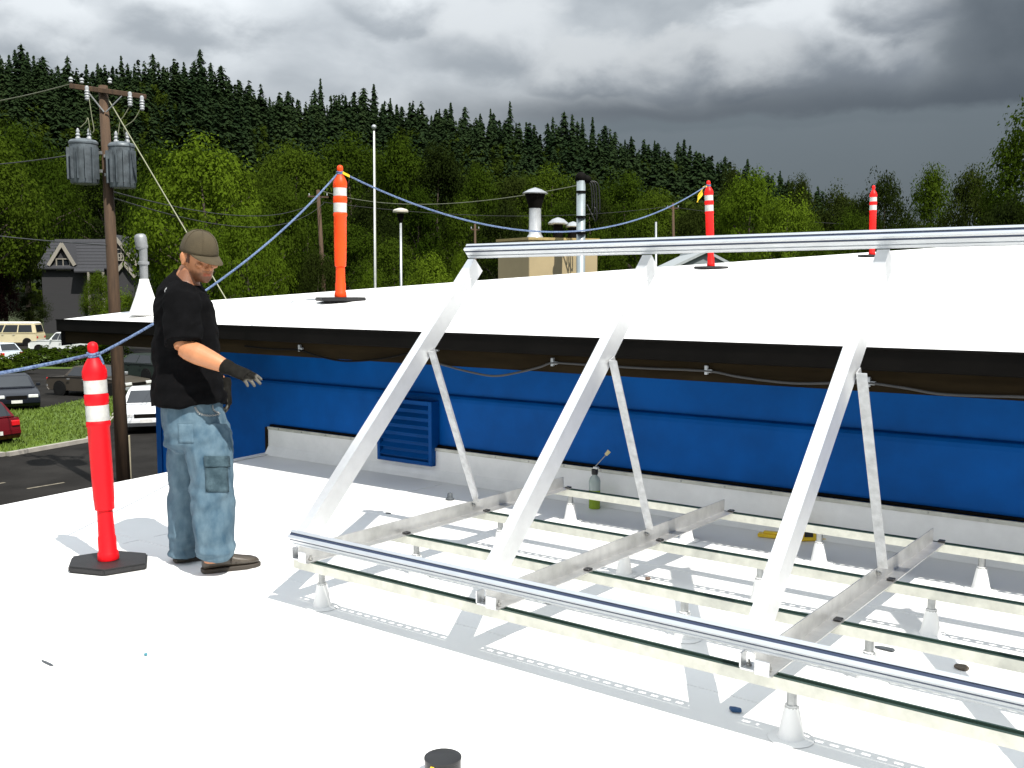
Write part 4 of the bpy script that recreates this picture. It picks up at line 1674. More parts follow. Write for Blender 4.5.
tree(100, 268, 90, 30, 'm', 'small green shrub under the house gable', 'shrubs by the parking area', 1, name='shrub', cat='shrub')
tree(34, 290, 104, 34, 'd', 'dark shrub hiding the foot of the grey house', 'shrubs by the parking area', 4, name='shrub', cat='shrub')
tree(432, 246, 46, 62, 'b', 'rounded light green tree left of the tan chimney block', G1, 0)
tree(460, 252, 50, 30, 'b', 'small light green tree touching the top rail end', G1, 2)
tree(395, 232, 70, 66, 'm', 'green tree behind the lamp post', G1, 3)
tree(345, 215, 82, 80, 'm', 'green tree behind the orange post', G1, 1)
tree(320, 250, 60, 44, 'd', 'dark low tree at the foot of the far utility pole', G1, 4)
tree(372, 262, 55, 34, 'b', 'low bright tree at the flagpole foot', G1, 3)
G2 = 'trees along the foot of the hill'
BELT = iter(['leafy tree of the hill belt between far pole and orange post', 'tall belt tree straight behind the orange post', 'belt tree just right of the flagpole', 'dark belt tree above the lamp post', 'belt tree above the short slim pole', 'dark belt tree behind the silver flue cap', 'belt tree filling the gap between flue and service mast', 'dark belt tree right of the weatherhead', 'tall belt tree where the conifer ridge drops', 'belt tree above the rising rope end', 'dark belt tree behind the slim wooden pole', 'lower tree behind the mushroom cowls', 'lower tree under the rising rope', 'dark lower tree behind the sagging rope', 'low tree right of the service mast', 'lower tree left of the flue above the rope', 'low tree beside the grey shed gable', 'lower tree between lamp post and short pole', 'dark lower tree by the flagpole', 'lower tree between far pole and flagpole'])
for px, top, D, w, kd in ((300, 140, 128, 90, 'm'), (350, 132, 132, 90, 'm'), (400, 142, 126, 84, 'm'), (440, 148, 124, 78, 'd'), (478, 170, 118, 60, 'm'), (515, 168, 126, 66, 'd'),
                          (552, 160, 122, 74, 'm'), (588, 180, 118, 60, 'd'), (622, 165, 122, 72, 'm'), (655, 185, 112, 62, 'm'), (690, 205, 104, 50, 'd'), (560, 205, 96, 60, 'm'), (640, 214, 92, 66, 'm'),
                          (500, 205, 100, 62, 'd'), (600, 222, 88, 50, 'm'), (462, 200, 110, 56, 'm'), (675, 238, 80, 44, 'm'), (420, 190, 118, 60, 'm'), (375, 185, 112, 60, 'd'), (310, 185, 104, 60, 'm')):
    tree(px, top, D, w, kd, next(BELT), G2)
G3 = 'trees beyond the upper roof'
tree(748, 165, 74, 78, 'b', 'light green tree right of the ribboned red post', G3, 1)
tree(785, 188, 70, 70, 'b', 'spreading light green tree between the two red posts', G3, 3)
tree(722, 195, 84, 46, 'm', 'mid green tree behind the ribboned red post', G3, 2)
tree(796, 169, 120, 46, 'd', 'small dark crown peeping above the light green trees', G3, 0)
tree(730, 160, 130, 40, 'd', 'dark tree at the end of the hill above light green crowns', G3, 0)
tree(838, 190, 118, 60, 'd', 'low dark tree in the gap left of the lone red post', G3, 4)
tree(880, 166, 90, 58, 'd', 'dark round tree right behind the lone red post', G3, 3)
tree(850, 205, 80, 60, 'm', 'low mid green tree below the dark round tree', G3, 1)
tree(925, 170, 78, 62, 'm', 'mid green tree between dark round and tall end trees', G3, 2)
tree(965, 158, 70, 66, 'd', 'dark green tree against the tall end tree', G3, 0)
tree(1025, 112, 60, 112, 'm', 'tall leafy tree at the end of the upper roof', G3, 4)
tree(1000, 190, 54, 70, 'd', 'dark lower tree in front of the tall end tree', G3, 1)
tree(905, 212, 66, 56, 'd', 'dark low tree over the top rail right of the lone post', G3, 3)
tree(1110, 120, 66, 110, 'm', 'leafy tree next beyond the tall end tree', G3, 2)
tree(815, 222, 62, 50, 'm', 'low green tree over the rail between the red posts', G3, 4)

# conifers: those on the skyline one by one, the slope below as one wood
CONV = [conifer_arrays(s_, 30, 9, 3, sp, pw) for s_, sp, pw in ((11, .19, .75), (12, .23, .6), (13, .17, .85), (14, .25, .55), (15, .21, .95))]
CONM = [np_mesh('crown', V, F, M_needle) for V, F in CONV]
tb_ = MB()
tb_.tube([(0, 0, 0), (0, 0, .5), (0, 0, .97)], [.016, .010, .002], 6)
CTR = bpy.data.meshes.new('trunk')
CTR.from_pydata(tb_.v, [], tb_.f)
CTR.materials.append(M_bark)
rc = random.Random(21)
px = -60.0
SKY = [(-700, 10), (0, 46), (22, 52), (40, 56), (78, 66), (110, 74), (150, 60), (178, 70), (205, 58), (232, 74), (262, 90), (300, 102), (325, 88), (345, 96), (372, 92), (400, 100), (440, 108), (470, 116), (505, 106), (530, 124), (570, 118), (600, 128), (640, 140), (680, 142), (700, 152), (740, 164), (760, 172), (800, 184), (830, 198), (1000, 225), (1700, 240)]
while px < 800:
    D = rc.uniform(350, 384)
    top = np.interp(px, [a for a, b_ in SKY], [b_ for a, b_ in SKY]) + rc.choice([-5, -1, 2, 4, 7, 9, 12, 16])
    x, y = polar(px, D)
    bz = hill_z(px, D) - 1.0
    h = CH + (289 - top) / 1000 * D - bz
    if h > 6:
        wf = rc.uniform(.62, 1.05) * (26 / h) ** .4
        t = empty('conifer_tree', (x, y, bz), 'dark conifer standing on the skyline of the wooded hill', 'conifer', 'conifers along the hill skyline')
        t.rotation_euler = (0, 0, rc.uniform(0, 6.28))
        for nm, me in (('crown', rc.choice(CONM)), ('trunk', CTR)):
            o = bpy.data.objects.new(nm, me)
            COL.objects.link(o)
            o.parent = t
            o.scale = (h * wf, h * wf, h)
    px += rc.choice([3, 5, 6, 6, 8, 10]) * (1.0 if px < 700 else 1.4)


def scatter(name, protos, places, m, label, cat):
    Vs, Fs, k = [], [], 0
    for i, (x, y, z, h, w, a) in enumerate(places):
        V, F = protos[i % len(protos)]
        ca, sa = math.cos(a), math.sin(a)
        P = np.empty_like(V)
        P[:, 0] = (V[:, 0] * ca - V[:, 1] * sa) * w + x
        P[:, 1] = (V[:, 0] * sa + V[:, 1] * ca) * w + y
        P[:, 2] = V[:, 2] * h + z
        Vs.append(P)
        Fs.append(F + k)
        k += len(V)
    me = np_mesh(name, np.concatenate(Vs), np.concatenate(Fs), m)
    o = bpy.data.objects.new(name, me)
    COL.objects.link(o)
    return tag(o, label, cat, kind='stuff')


lod = [conifer_arrays(s_, 17, 7, 2, sp) for s_, sp in ((31, .19), (32, .22), (33, .17))]
pl = []
for i in range(1900):
    D = rc.uniform(215, 376) if i % 4 else rc.uniform(355, 386)
    px = rc.uniform(-160, 880)
    x, y = polar(px, D)
    h = rc.uniform(13, 21) * (1.0 if D < 350 else .85)
    pl.append((x, y, hill_z(px, D) - 1, h, h * rc.uniform(.9, 1.3), rc.uniform(0, 6.28)))
scatter('conifer_wood', lod, pl, M_needle_hill, 'dense dark conifer wood covering the hillside', 'wood')
lod2 = [crown_arrays(s_, 60, 14, .034, (.36, .36, .38), .56)[:2] for s_ in (41, 42, 43)]
pl = []
for i in range(420):
    D = rc.uniform(135, 262) if i % 3 else rc.uniform(135, 330)
    px = rc.uniform(-160, 900)
    x, y = polar(px, D)
    h = rc.uniform(9, 16)
    pl.append((x, y, hill_z(px, D) - .5, h, h * rc.uniform(.85, 1.2), rc.uniform(0, 6.28)))
scatter('leafy_wood', lod2, pl, M_leaf_hill, 'olive green leafy wood mixed into the lower hillside', 'wood')

# ------------------------------------------------------------------ poles, wires, rooftop plant behind the roof
UD = 23.5
ux, uy = polar(118.5, UD)
ub = Vector((ux, uy, GZ))
utop = at(103, 86, UD)
up = empty('utility_pole', ub, 'brown wooden utility pole carrying two grey transformers and a crossarm', 'utility pole')


def upt(px, py, dv=0.0):
    return at(px, py, UD + dv)


b = MB()
b.tube([ub, ub.lerp(utop, .5), utop], [.165, .135, .105], 14)
b.build('shaft', M_wood, up, smooth=True)
b = MB()
a, c = upt(70, 86, -.14), upt(146, 97, -.14)
dr = (c - a).normalized()
b.box((a + c) / 2, ((c - a).length, .09, .115), Matrix((dr, Vector((0, 0, 1)).cross(dr), dr.cross(Vector((0, 0, 1)).cross(dr)))).transposed())
b.build('crossarm', M_wood, up, bevel=.01)
b = MB()
b.tube([upt(88, 92, -.16), upt(104, 112, -.1)], .018, 6)
b.tube([upt(122, 96, -.16), upt(106, 112, -.1)], .018, 6)
b.build('arm_brace', M_steel, up)
for px_, py_ in ((87, 92), (130, 98), (142, 102)):
    q = upt(px_, py_, -.22)
    b = MB()
    b.lathe([(.03, -.20), (.055, -.17), (.045, -.14), (.06, -.11), (.045, -.08), (.06, -.05), (.045, -.02), (.06, .01), (.04, .05), (.05, .10), (.03, .14)], 10, q)
    b.build('cutout_insulator', M_ceram, up, auto=50)
for px_, py_ in ((64, 80), (110, 84), (82, 84)):
    q = upt(px_, py_, -.14)
    if px_ == 64:
        q = upt(71, 83, -.14)
    b = MB()
    b.lathe([(.02, 0), (.05, .03), (.035, .06), (.055, .09), (.04, .12), (.02, .14)], 10, q)
    b.build('pin_insulator', M_ceram, up, auto=50)
for (px_, y0, y1, w, dv) in ((85, 141, 184, .315, -.02), (123, 144, 188, .29, -.02)):
    q0, q1 = upt(px_, y1, dv), upt(px_, y0, dv)
    hgt = q1.z - q0.z
    b = MB()
    b.lathe([(w * .96, 0), (w, .03), (w, hgt * .9), (w * 1.05, hgt * .91), (w * 1.05, hgt * .95), (w * .9, hgt), (w * .3, hgt + .04)], 22, q0)
    tr_ = b.build('transformer', M_tran, up, auto=40)
    for k in range(13):
        an = YAW - math.pi / 2 + R(-78 + k * 13)
        b = MB()
        b.box(q0 + Vector((math.cos(an) * (w + .035), math.sin(an) * (w + .035), hgt * .46)), (.075, .014, hgt * .72), Matrix.Rotation(an, 3, 'Z'))
        if k % 2 == 0:
            b.build('cooling_fin', M_tran, tr_)
    for sx in (-.12, .14):
        b = MB()
        b.lathe([(.05, 0), (.06, .05), (.035, .08), (.055, .12), (.03, .16), (.045, .20), (.015, .27)], 10, q0 + CR * sx + Vector((0, 0, hgt + .01)))
        b.build('bushing', M_ceram, tr_, auto=50)
    b = MB()
    for fz in (.3, .72):
        b.box((q0 + Vector((0, 0, hgt * fz)) + (upt(104 + (y0 - 140) * .1, 160) - q0).xy.to_3d() * .6), (.32, .09, .07), Matrix.Rotation(YAW, 3, 'Z'))
    b.build('hanger', M_steel, tr_)
for pts in ([(89, 98), (92, 118), (94, 130), (92, 133)], [(131, 104), (124, 116), (120, 122), (118, 136)], [(142, 106), (134, 120), (124, 128), (126, 138)], [(80, 128), (86, 122), (88, 118), (90, 132)]):
    b = MB()
    b.tube(smooth_path([upt(x_, y_, -.2) for x_, y_ in pts], 4), .012, 5)
    b.build('jumper_wire', M_wire2, up, smooth=True)
b = MB()
ga, gb_ = upt(108, 99, -.05), Vector((*polar(361, 20), GZ))
gd = (gb_ - ga)
b.tube([ga, ga + gd * .5, gb_], .016, 6)
tag(b.build('guy_wire', M_wire2), 'pale taut guy wire running down from the utility pole top', 'guy wire')

# overhead wires, each its own
wl = [((-160, 108, 30), (71, 84, UD), .3, 'power line reaching the crossarm end of the utility pole', M_wire2),
      ((-200, 150, 36), (100, 150, UD + .2), .5, 'dark cable meeting the utility pole beside the transformers', M_wire),
      ((106, 190, UD), (324, 196, 75), 1.0, 'upper dark cable from the utility pole to the far pole', M_wire),
      ((107, 196, UD), (324, 203, 75), 1.2, 'lower dark cable from the utility pole to the far pole', M_wire),
      ((322, 191, 75), (585, 184, 40), .9, 'pale overhead line from the far pole to the service mast', M_wire2),
      ((322, 202, 75), (672, 206, 95), 1.0, 'dark overhead line passing low behind the vent stack', M_wire),
      ((-150, 205, 48), (106, 245, UD), .3, 'thin dark cable sagging in front of the grey house', M_wire),
      ((672, 207, 95), (1120, 224, 88), 1.0, 'dark overhead line behind the two red posts', M_wire)]
for (a, c, sg, lab, mm) in wl:
    b = MB()
    b.tube(sag(at(*a), at(*c), sg, 24), .016 if a[2] < 60 else .022, 5)
    tag(b.build('power_line', mm), lab, 'power line', 'overhead lines')


def far_pole(px, top, bot, D, r, label, arm=0.0, m=M_wood):
    t = empty('utility_pole', (*polar(px, D), GZ), label, 'utility pole')
    base = Vector((*polar(bot, D), GZ))
    tp = at(px, top, D)
    b = MB()
    b.tube([Vector((*polar(px + (bot - px), D), GZ)), tp], [r * 1.25, r * .85], 10)
    b.build('shaft', m, t, smooth=True)
    if arm:
        b = MB()
        b.box(tp - Vector((0, 0, .5)), (arm, .1, .12), Matrix.Rotation(YAW + .5, 3, 'Z'))
        b.build('crossarm', m, t)
        for s_ in (-.42, 0, .42):
            b = MB()
            b.lathe([(.02, 0), (.06, .05), (.04, .1), (.05, .15), (.01, .2)], 8, tp - Vector((0, 0, .44)) + CR * arm * s_)
            b.build('insulator', M_ceram, t)
    return t


far_pole(318, 190, 327, 75, .16, 'leaning wooden pole behind the orange post', 1.6)
far_pole(673, 203, 675, 95, .13, 'slim wooden pole among the trees left of the ribboned post', 1.2)
far_pole(475, 224, 476, 90, .11, 'short slim pole above the tip of the top rail', .8)
far_pole(656, 222, 656, 88, .10, 'short grey pole beside the slim wooden pole', 0, M_grey)

# flagpole and lamp post
fp = empty('flagpole', (*polar(375.3, 52), GZ), 'tall thin white flagpole with a ball on top', 'flagpole')
b = MB()
b.tube([Vector((*polar(375.3, 52), GZ)), at(374, 131, 52)], [.075, .045], 10)
b.build('shaft', mat('white_pole_paint', (0.62, 0.64, 0.64), .4), fp, smooth=True)
b = MB()
b.ell(at(374, 127, 52), (.13, .13, .13), None, 12, 8)
b.build('ball', M_grey, fp, smooth=True)
b = MB()
b.tube([at(374, 133, 52) + CR * .07, at(375, 280, 52) + CR * .09], .008, 4)
b.build('halyard', M_wire2, fp)
lp = empty('lamp_post', (*polar(401.5, 45), GZ), 'grey lamp post with a flat round head', 'lamp post')
b = MB()
b.tube([Vector((*polar(401.5, 45), GZ)), at(400.7, 222, 45)], [.07, .05], 10)
b.build('shaft', M_grey, lp, smooth=True)
b = MB()
q = at(400.7, 223, 45)
b.lathe([(.05, 0), (.12, .12), (.16, .32), (.17, .42)], 14, q)
b.build('neck', M_dark, lp, auto=40)
b = MB()
b.lathe([(.17, .42), (.34, .47), (.35, .54), (.30, .60), (.1, .66), (.02, .67)], 18, q)
b.build('lamp_head', mat('lamp_head', (.55, .52, .44), .4), lp, auto=40)

# tan block with flue, cowls and service mast
TD = 19.5
tbx = empty('chimney_block', (*polar(548, TD), GZ), 'tan rendered chimney block rising behind the upper roof', 'chimney block')
tl, tm_, trr = Vector((*polar(498, TD + .9), 0)), Vector((*polar(529, TD), 0)), Vector((*polar(597, TD + .55), 0))
bk = tl + (trr - tm_)
tz = CH + (289 - 240.5) / 1000 * TD
b = MB()
b.prism([(v.x, v.y) for v in (tm_, trr, bk, tl)], GZ, tz)
b.build('shaft', M_tan, tbx, bevel=.01)
b = MB()
cc = (tm_ + bk) / 2
b.prism([((v - cc) * 1.04 + cc).xy[:] for v in (tm_, trr, bk, tl)], tz + .001, tz + .05)
b.build('coping', mat('coping_metal', (0.40, 0.30, 0.12), .5, var=.2), tbx)
flb = at(535, 240, TD + .55)
flb.z = tz + .05
vs_ = empty('flue', flb, 'silver flue pipe with a dark louvred conical cap', 'flue')
hx = lambda py: CH + (289 - py) / 1000 * (TD + .55) - flb.z
b = MB()
b.lathe([(.17, 0.0), (.17, .03), (.15, .06), (.125, .10), (.12, hx(209))], 18, flb)
b.build('pipe', mat('bright_flue_metal', (.62, .64, .66), .3, metal=.6, var=.15, scale=7), vs_, auto=40)
b = MB()
b.lathe([(.125, hx(209)), (.14, hx(206)), (.20, hx(196)), (.20, hx(195))], 18, flb)
b.build('louvred_collar', M_dark, vs_, auto=40)
b = MB()
b.lathe([(.25, hx(195)), (.255, hx(194)), (.13, hx(190.5)), (.01, hx(188.5))], 18, flb)
b.build('rain_cap', M_grey, vs_, auto=40)
for (px_, ytop, wid, lab) in ((558, 218, .20, 'low grey mushroom cowl between flue and service mast'), (573, 222, .15, 'smaller grey mushroom cowl tucked against the service mast')):
    q = at(px_, 240, TD + .7)
    q.z = tz + .05
    hh = CH + (289 - ytop) / 1000 * (TD + .7) - q.z
    t = empty('vent_cowl', q, lab, 'vent cowl')
    b = MB()
    b.lathe([(.10, 0), (.10, hh * .7)], 14, q)
    b.build('neck', M_dark, t, auto=40)
    b = MB()
    b.lathe([(wid, hh * .68), (wid * 1.05, hh * .74), (wid * .6, hh * .92), (wid * .1, hh)], 16, q)
    b.build('cap', M_grey, t, auto=40)
ms_b = Vector((*polar(581, TD - .55), GZ))
mst = empty('service_mast', ms_b, 'grey electrical service mast with a dark weatherhead', 'service mast')
b = MB()
mt = at(581, 181, TD - .55)
b.tube([ms_b, mt], .085, 14)
b.build('pipe', mat('mast_metal', (.30, .35, .37), .4, metal=.4, var=.15), mst, smooth=True)
b = MB()
b.ell(mt + Vector((0, 0, .06)), (.11, .10, .11), Matrix.Rotation(YAW, 3, 'Z'), 12, 8)
b.ell(mt + CR * .11 + Vector((0, 0, .03)), (.085, .075, .08), Matrix.Rotation(YAW, 3, 'Z'), 12, 8)
b.build('weatherhead', M_dark, mst, smooth=True)
for off, dn in ((.10, .55), (.15, .65), (.20, .75), (.26, .6)):
    b = MB()
    p_ = mt + CR * off * .9
    b.tube(smooth_path([p_, p_ + CR * .1 - Vector((0, 0, .1)), p_ + CR * .12 - Vector((0, 0, dn)), p_ + CR * .02 - Vector((0, 0, dn * .8))], 4), .012, 5)
    b.build('drip_loop', M_black, mst, smooth=True)
for zz in (192, 217, 233):
    b = MB()
    q = at(581, zz, TD - .55)
    b.lathe([(.092, -.02), (.092, .02)], 14, q)
    b.build('strap', M_dark, mst)
ld_ = empty('ladder', at(521, 285, TD + .1), 'pale narrow access ladder fixed to the dark side of the tan block', 'ladder')
a = at(518, 243, TD + .25)
for dx in (0, .13):
    b = MB()
    p_ = a + CR * dx
    b.box(Vector((p_.x, p_.y, (p_.z + GZ) / 2)), (.025, .03, p_.z - GZ), Matrix.Rotation(YAW, 3, 'Z'))
    b.build('rail', M_grey, ld_)
for k in range(20):
    b = MB()
    p_ = a + CR * .065 - Vector((0, 0, .06 + k * .14))
    b.box(p_, (.105, .02, .02), Matrix.Rotation(YAW, 3, 'Z'))
    b.build('rung', M_grey, ld_)

# small grey gable roof beyond
gd_ = 60
bl2 = empty('shed', (*polar(702, gd_), GZ), 'low grey gabled shed half hidden behind the ribboned post', 'shed')
b = MB()
l_, r_, t_ = at(666, 272, gd_), at(748, 275, gd_), at(706, 253, gd_)
dep = CF * 8
b.add([l_, r_, t_, l_ + dep, r_ + dep, t_ + dep], [(0, 1, 2), (5, 4, 3), (0, 2, 5, 3), (2, 1, 4, 5), (1, 0, 3, 4)])
b.build('gable', mat('grey_cladding', (.20, .23, .24), .6), bl2)
b = MB()
for q0, q1 in ((l_, t_), (t_, r_)):
    d_ = (q1 - q0).normalized()
    nrm = d_.cross(CF).normalized()
    if nrm.z < 0:
        nrm = -nrm
    b.add([q0 - CF * .25 + nrm * .005 - d_ * .2, q1 - CF * .25 + nrm * .005 + d_ * .02, q1 - CF * .25 + nrm * .16 + d_ * .02, q0 - CF * .25 + nrm * .16 - d_ * .2] + [v + dep + CF * .5 for v in (q0 + nrm * .005 - d_ * .2, q1 + nrm * .005 + d_ * .02, q1 + nrm * .16 + d_ * .02, q0 + nrm * .16 - d_ * .2)],
          [(0, 1, 2, 3), (7, 6, 5, 4), (0, 4, 5, 1), (1, 5, 6, 2), (2, 6, 7, 3), (3, 7, 4, 0)])
b.build('roof', mat('grey_roof_sheet', (.34, .37, .38), .5), bl2)
b = MB()
b.prism([(v.x, v.y) for v in (l_ + CF * .05, r_ + CF * .05, r_ + dep, l_ + dep)], GZ, min(l_.z, r_.z) - .02)
b.build('wall', mat('grey_cladding2', (.22, .24, .26), .6), bl2)

# ------------------------------------------------------------------ grey house
HD = 112.0
hs = empty('house', (*polar(88, HD + 3), GZ), 'dark grey gabled house with white trim among the trees', 'house')
M_sid = mat('grey_siding', (0.034, 0.034, 0.037), .85, var=.12, scale=2, stretch=(.3, .3, 14))
M_shing = mat('grey_shingle', (0.030, 0.031, 0.036), .9, var=.22, scale=6)
M_trim = mat('white_trim', (0.27, 0.25, 0.21), .6)


def hpt(px, py, d=0.0):
    return at(px, py, HD + d)


def gable_block(x0, x1, ye, yp, d0, d1, wallname, roofname, over=.35, xp=None, bot=None):
    """gable facing the viewer: walls x0..x1, eaves row ye, peak row yp"""
    xp = (x0 + x1) / 2 if xp is None else xp
    l, r, p = hpt(x0, ye, d0), hpt(x1, ye, d0), hpt(xp, yp, d0)
    dp = CF * (d1 - d0)
    b = MB()
    lb, rb_ = l.copy(), r.copy()
    lb.z = rb_.z = GZ if bot is None else hpt(0, bot, d0).z
    b.add([lb, rb_, r, p, l, lb + dp, rb_ + dp, r + dp, p + dp, l + dp], [(0, 1, 2, 3, 4), (9, 8, 7, 6, 5), (0, 4, 9, 5), (1, 6, 7, 2), (4, 3, 8, 9), (3, 2, 7, 8)])
    w = b.build(wallname, M_sid, hs)
    for q0, q1 in ((l, p), (r, p)):
        d_ = (q1 - q0).normalized()
        n_ = d_.cross(CF)
        if n_.z < 0:
            n_ = -n_
        n_.normalize()
        s0, s1 = q0 - d_ * over * 1.3 + n_ * .03, q1 + n_ * .03 + d_ * .05
        b = MB()
        b.add([s0 - CF * over, s1 - CF * over, s1 - CF * over + n_ * .14, s0 - CF * over + n_ * .14] + [v + dp + CF * over for v in (s0, s1, s1 + n_ * .14, s0 + n_ * .14)],
              [(0, 1, 2, 3), (7, 6, 5, 4), (0, 4, 5, 1), (1, 5, 6, 2), (2, 6, 7, 3), (3, 7, 4, 0)])
        rf = b.build(roofname, M_shing, hs)
        b = MB()
        f0, f1 = s0 - CF * (over + .06), s1 - CF * (over + .06)
        b.add([f0 - n_ * .22, f1 - n_ * .22, f1 + n_ * .16, f0 + n_ * .16] + [v + CF * .055 for v in (f0 - n_ * .22, f1 - n_ * .22, f1 + n_ * .16, f0 + n_ * .16)],
              [(0, 1, 2, 3), (7, 6, 5, 4), (0, 4, 5, 1), (1, 5, 6, 2), (2, 6, 7, 3), (3, 7, 4, 0)])
        b.build('barge_board', M_trim, rf)
    return w


def house_window(px, py, w, h, d):
    c = hpt(px, py, d)
    Mz = Matrix.Rotation(YAW, 3, 'Z')
    b = MB()
    for sx, sz, ww, hh in ((-w / 2 - .06, 0, .12, h + .24), (w / 2 + .06, 0, .12, h + .24), (0, h / 2 + .06, w, .12), (0, -h / 2 - .06, w, .12), (0, 0, .08, h)):
        b.box(c + CR * sx + Vector((0, 0, sz)) - CF * .06, (ww, .12, hh), Mz)
    fr = b.build('window', M_trim, hs)
    b = MB()
    b.box(c - CF * .02, (w, .04, h), Mz)
    b.build('pane', M_glass, fr)


# main block with its ridge along the street
mz0, mz1 = hpt(0, 268).z, hpt(0, 238).z
l, r = hpt(46, 268), hpt(112, 268)
l, r = l - CF * 1.1, r - CF * 1.1
dp = CF * 8
b = MB()
b.prism([(v.x, v.y) for v in (l, r, r + dp, l + dp)], GZ, mz0 - .17)
b.build('main_wall', M_sid, hs)
for s_, nm in ((0, 'front'), (1, 'back')):
    e0 = l + dp * s_ + (CF * -.5 if s_ == 0 else CF * .5) - CR * .4
    e1 = r + dp * s_ + (CF * -.5 if s_ == 0 else CF * .5) + CR * .4
    m0, m1 = (l + dp * .5 - CR * .4), (r + dp * .5 + CR * .4)
    e0.z = e1.z = mz0
    m0.z = m1.z = mz1
    dn = Vector((0, 0, -.16))
    b = MB()
    b.add([e0, e1, m1, m0, e0 + dn, e1 + dn, m1 + dn, m0 + dn], [(0, 1, 2, 3), (7, 6, 5, 4), (0, 4, 5, 1), (1, 5, 6, 2), (2, 6, 7, 3), (3, 7, 4, 0)])
    rf = b.build('roof', M_shing, hs)
    if s_ == 0:
        for k in range(1, 9):     # shingle courses
            q0, q1 = e0.lerp(m0, k / 9), e1.lerp(m1, k / 9)
            nn_ = (m0 - e0).cross(CR).normalized()
            if nn_.z < 0:
                nn_ = -nn_
            b = MB()
            b.tube([q0 + nn_ * .012, q1 + nn_ * .012], .035, 4)
            b.build('shingle_course', M_shing, rf)
gable_block(52, 74, 262, 244, -1.2, 3.5, 'dormer_wall', 'dormer_roof', bot=272)
gable_block(112, 136, 262, 236, -1.6, 6, 'wing_wall', 'wing_roof', xp=115)
gable_block(116, 134, 274, 263, -2.6, -1.65, 'porch_wall', 'porch_roof')
house_window(63.5, 264.5, 1.35, 1.1, -1.2)
house_window(117, 253.5, .9, .8, -1.6)
house_window(121, 257, .45, .6, -1.6)
# lean-to porch roof on the front
b = MB()
q = [hpt(72, 270, -.02), hpt(100, 263, -.02), hpt(103, 266, -2.6), hpt(88, 276, -2.6)]
q = [hpt(74, 263, -.1), hpt(104, 263, -.1), hpt(104, 271, -2.4), hpt(74, 271, -2.4)]
dn = Vector((0, 0, -.15))
b.add(q + [v + dn for v in q], [(0, 1, 2, 3), (7, 6, 5, 4), (0, 4, 5, 1), (1, 5, 6, 2), (2, 6, 7, 3), (3, 7, 4, 0)])
b.build('porch_roof', M_shing, hs)
for px_ in (88.5, 103):
    b = MB()
    q0 = hpt(px_, 272, -2.3)
    b.box(Vector((q0.x, q0.y, (q0.z + GZ) / 2)), (.22, .22, q0.z - GZ), Matrix.Rotation(YAW, 3, 'Z'))
    b.build('porch_post', M_trim, hs)
b = MB()
q0, q1 = hpt(52, 282.5, -.06), hpt(88, 282.5, -.06)
b.tube([q0, q1], .11, 4)
b.build('belt_trim', M_trim, hs)
b = MB()
q0, q1 = hpt(40, 236, 30), hpt(62, 235, 30)
c = (q0 + q1) / 2
bl3 = empty('house', (c.x, c.y, hill_z(51, HD + 30)), 'far roof line showing above the grey house', 'house')
b.prism([(v.x, v.y) for v in (q0, q1, q1 + CF * 6, q0 + CF * 6)], GZ, c.z)
b.build('wall', M_sid, bl3)
b = MB()
b.prism([(v.x, v.y) for v in (q0 - CF * .4 - CR * .4, q1 - CF * .4 + CR * .4, q1 + CF * 6.4 + CR * .4, q0 + CF * 6.4 - CR * .4)], c.z + .01, c.z + .3)
b.build('roof', M_shing, bl3)

# ------------------------------------------------------------------ vehicles
M_tyre = mat('tyre', (0.006, 0.006, 0.006), .9, spec=.2)
M_rim = mat('wheel_rim', (0.35, 0.36, 0.37), .35, metal=.6)
M_lens = mat('headlight_lens', (0.65, 0.66, 0.66), .12)
M_tail = mat('tail_lamp', (0.55, 0.01, 0.015), .2)
M_plate = mat('number_plate', (0.62, 0.62, 0.60), .5)


def paint(name, c, rough=.28):
    return mat(name, c, rough, var=.06, scale=2, spec=.35)


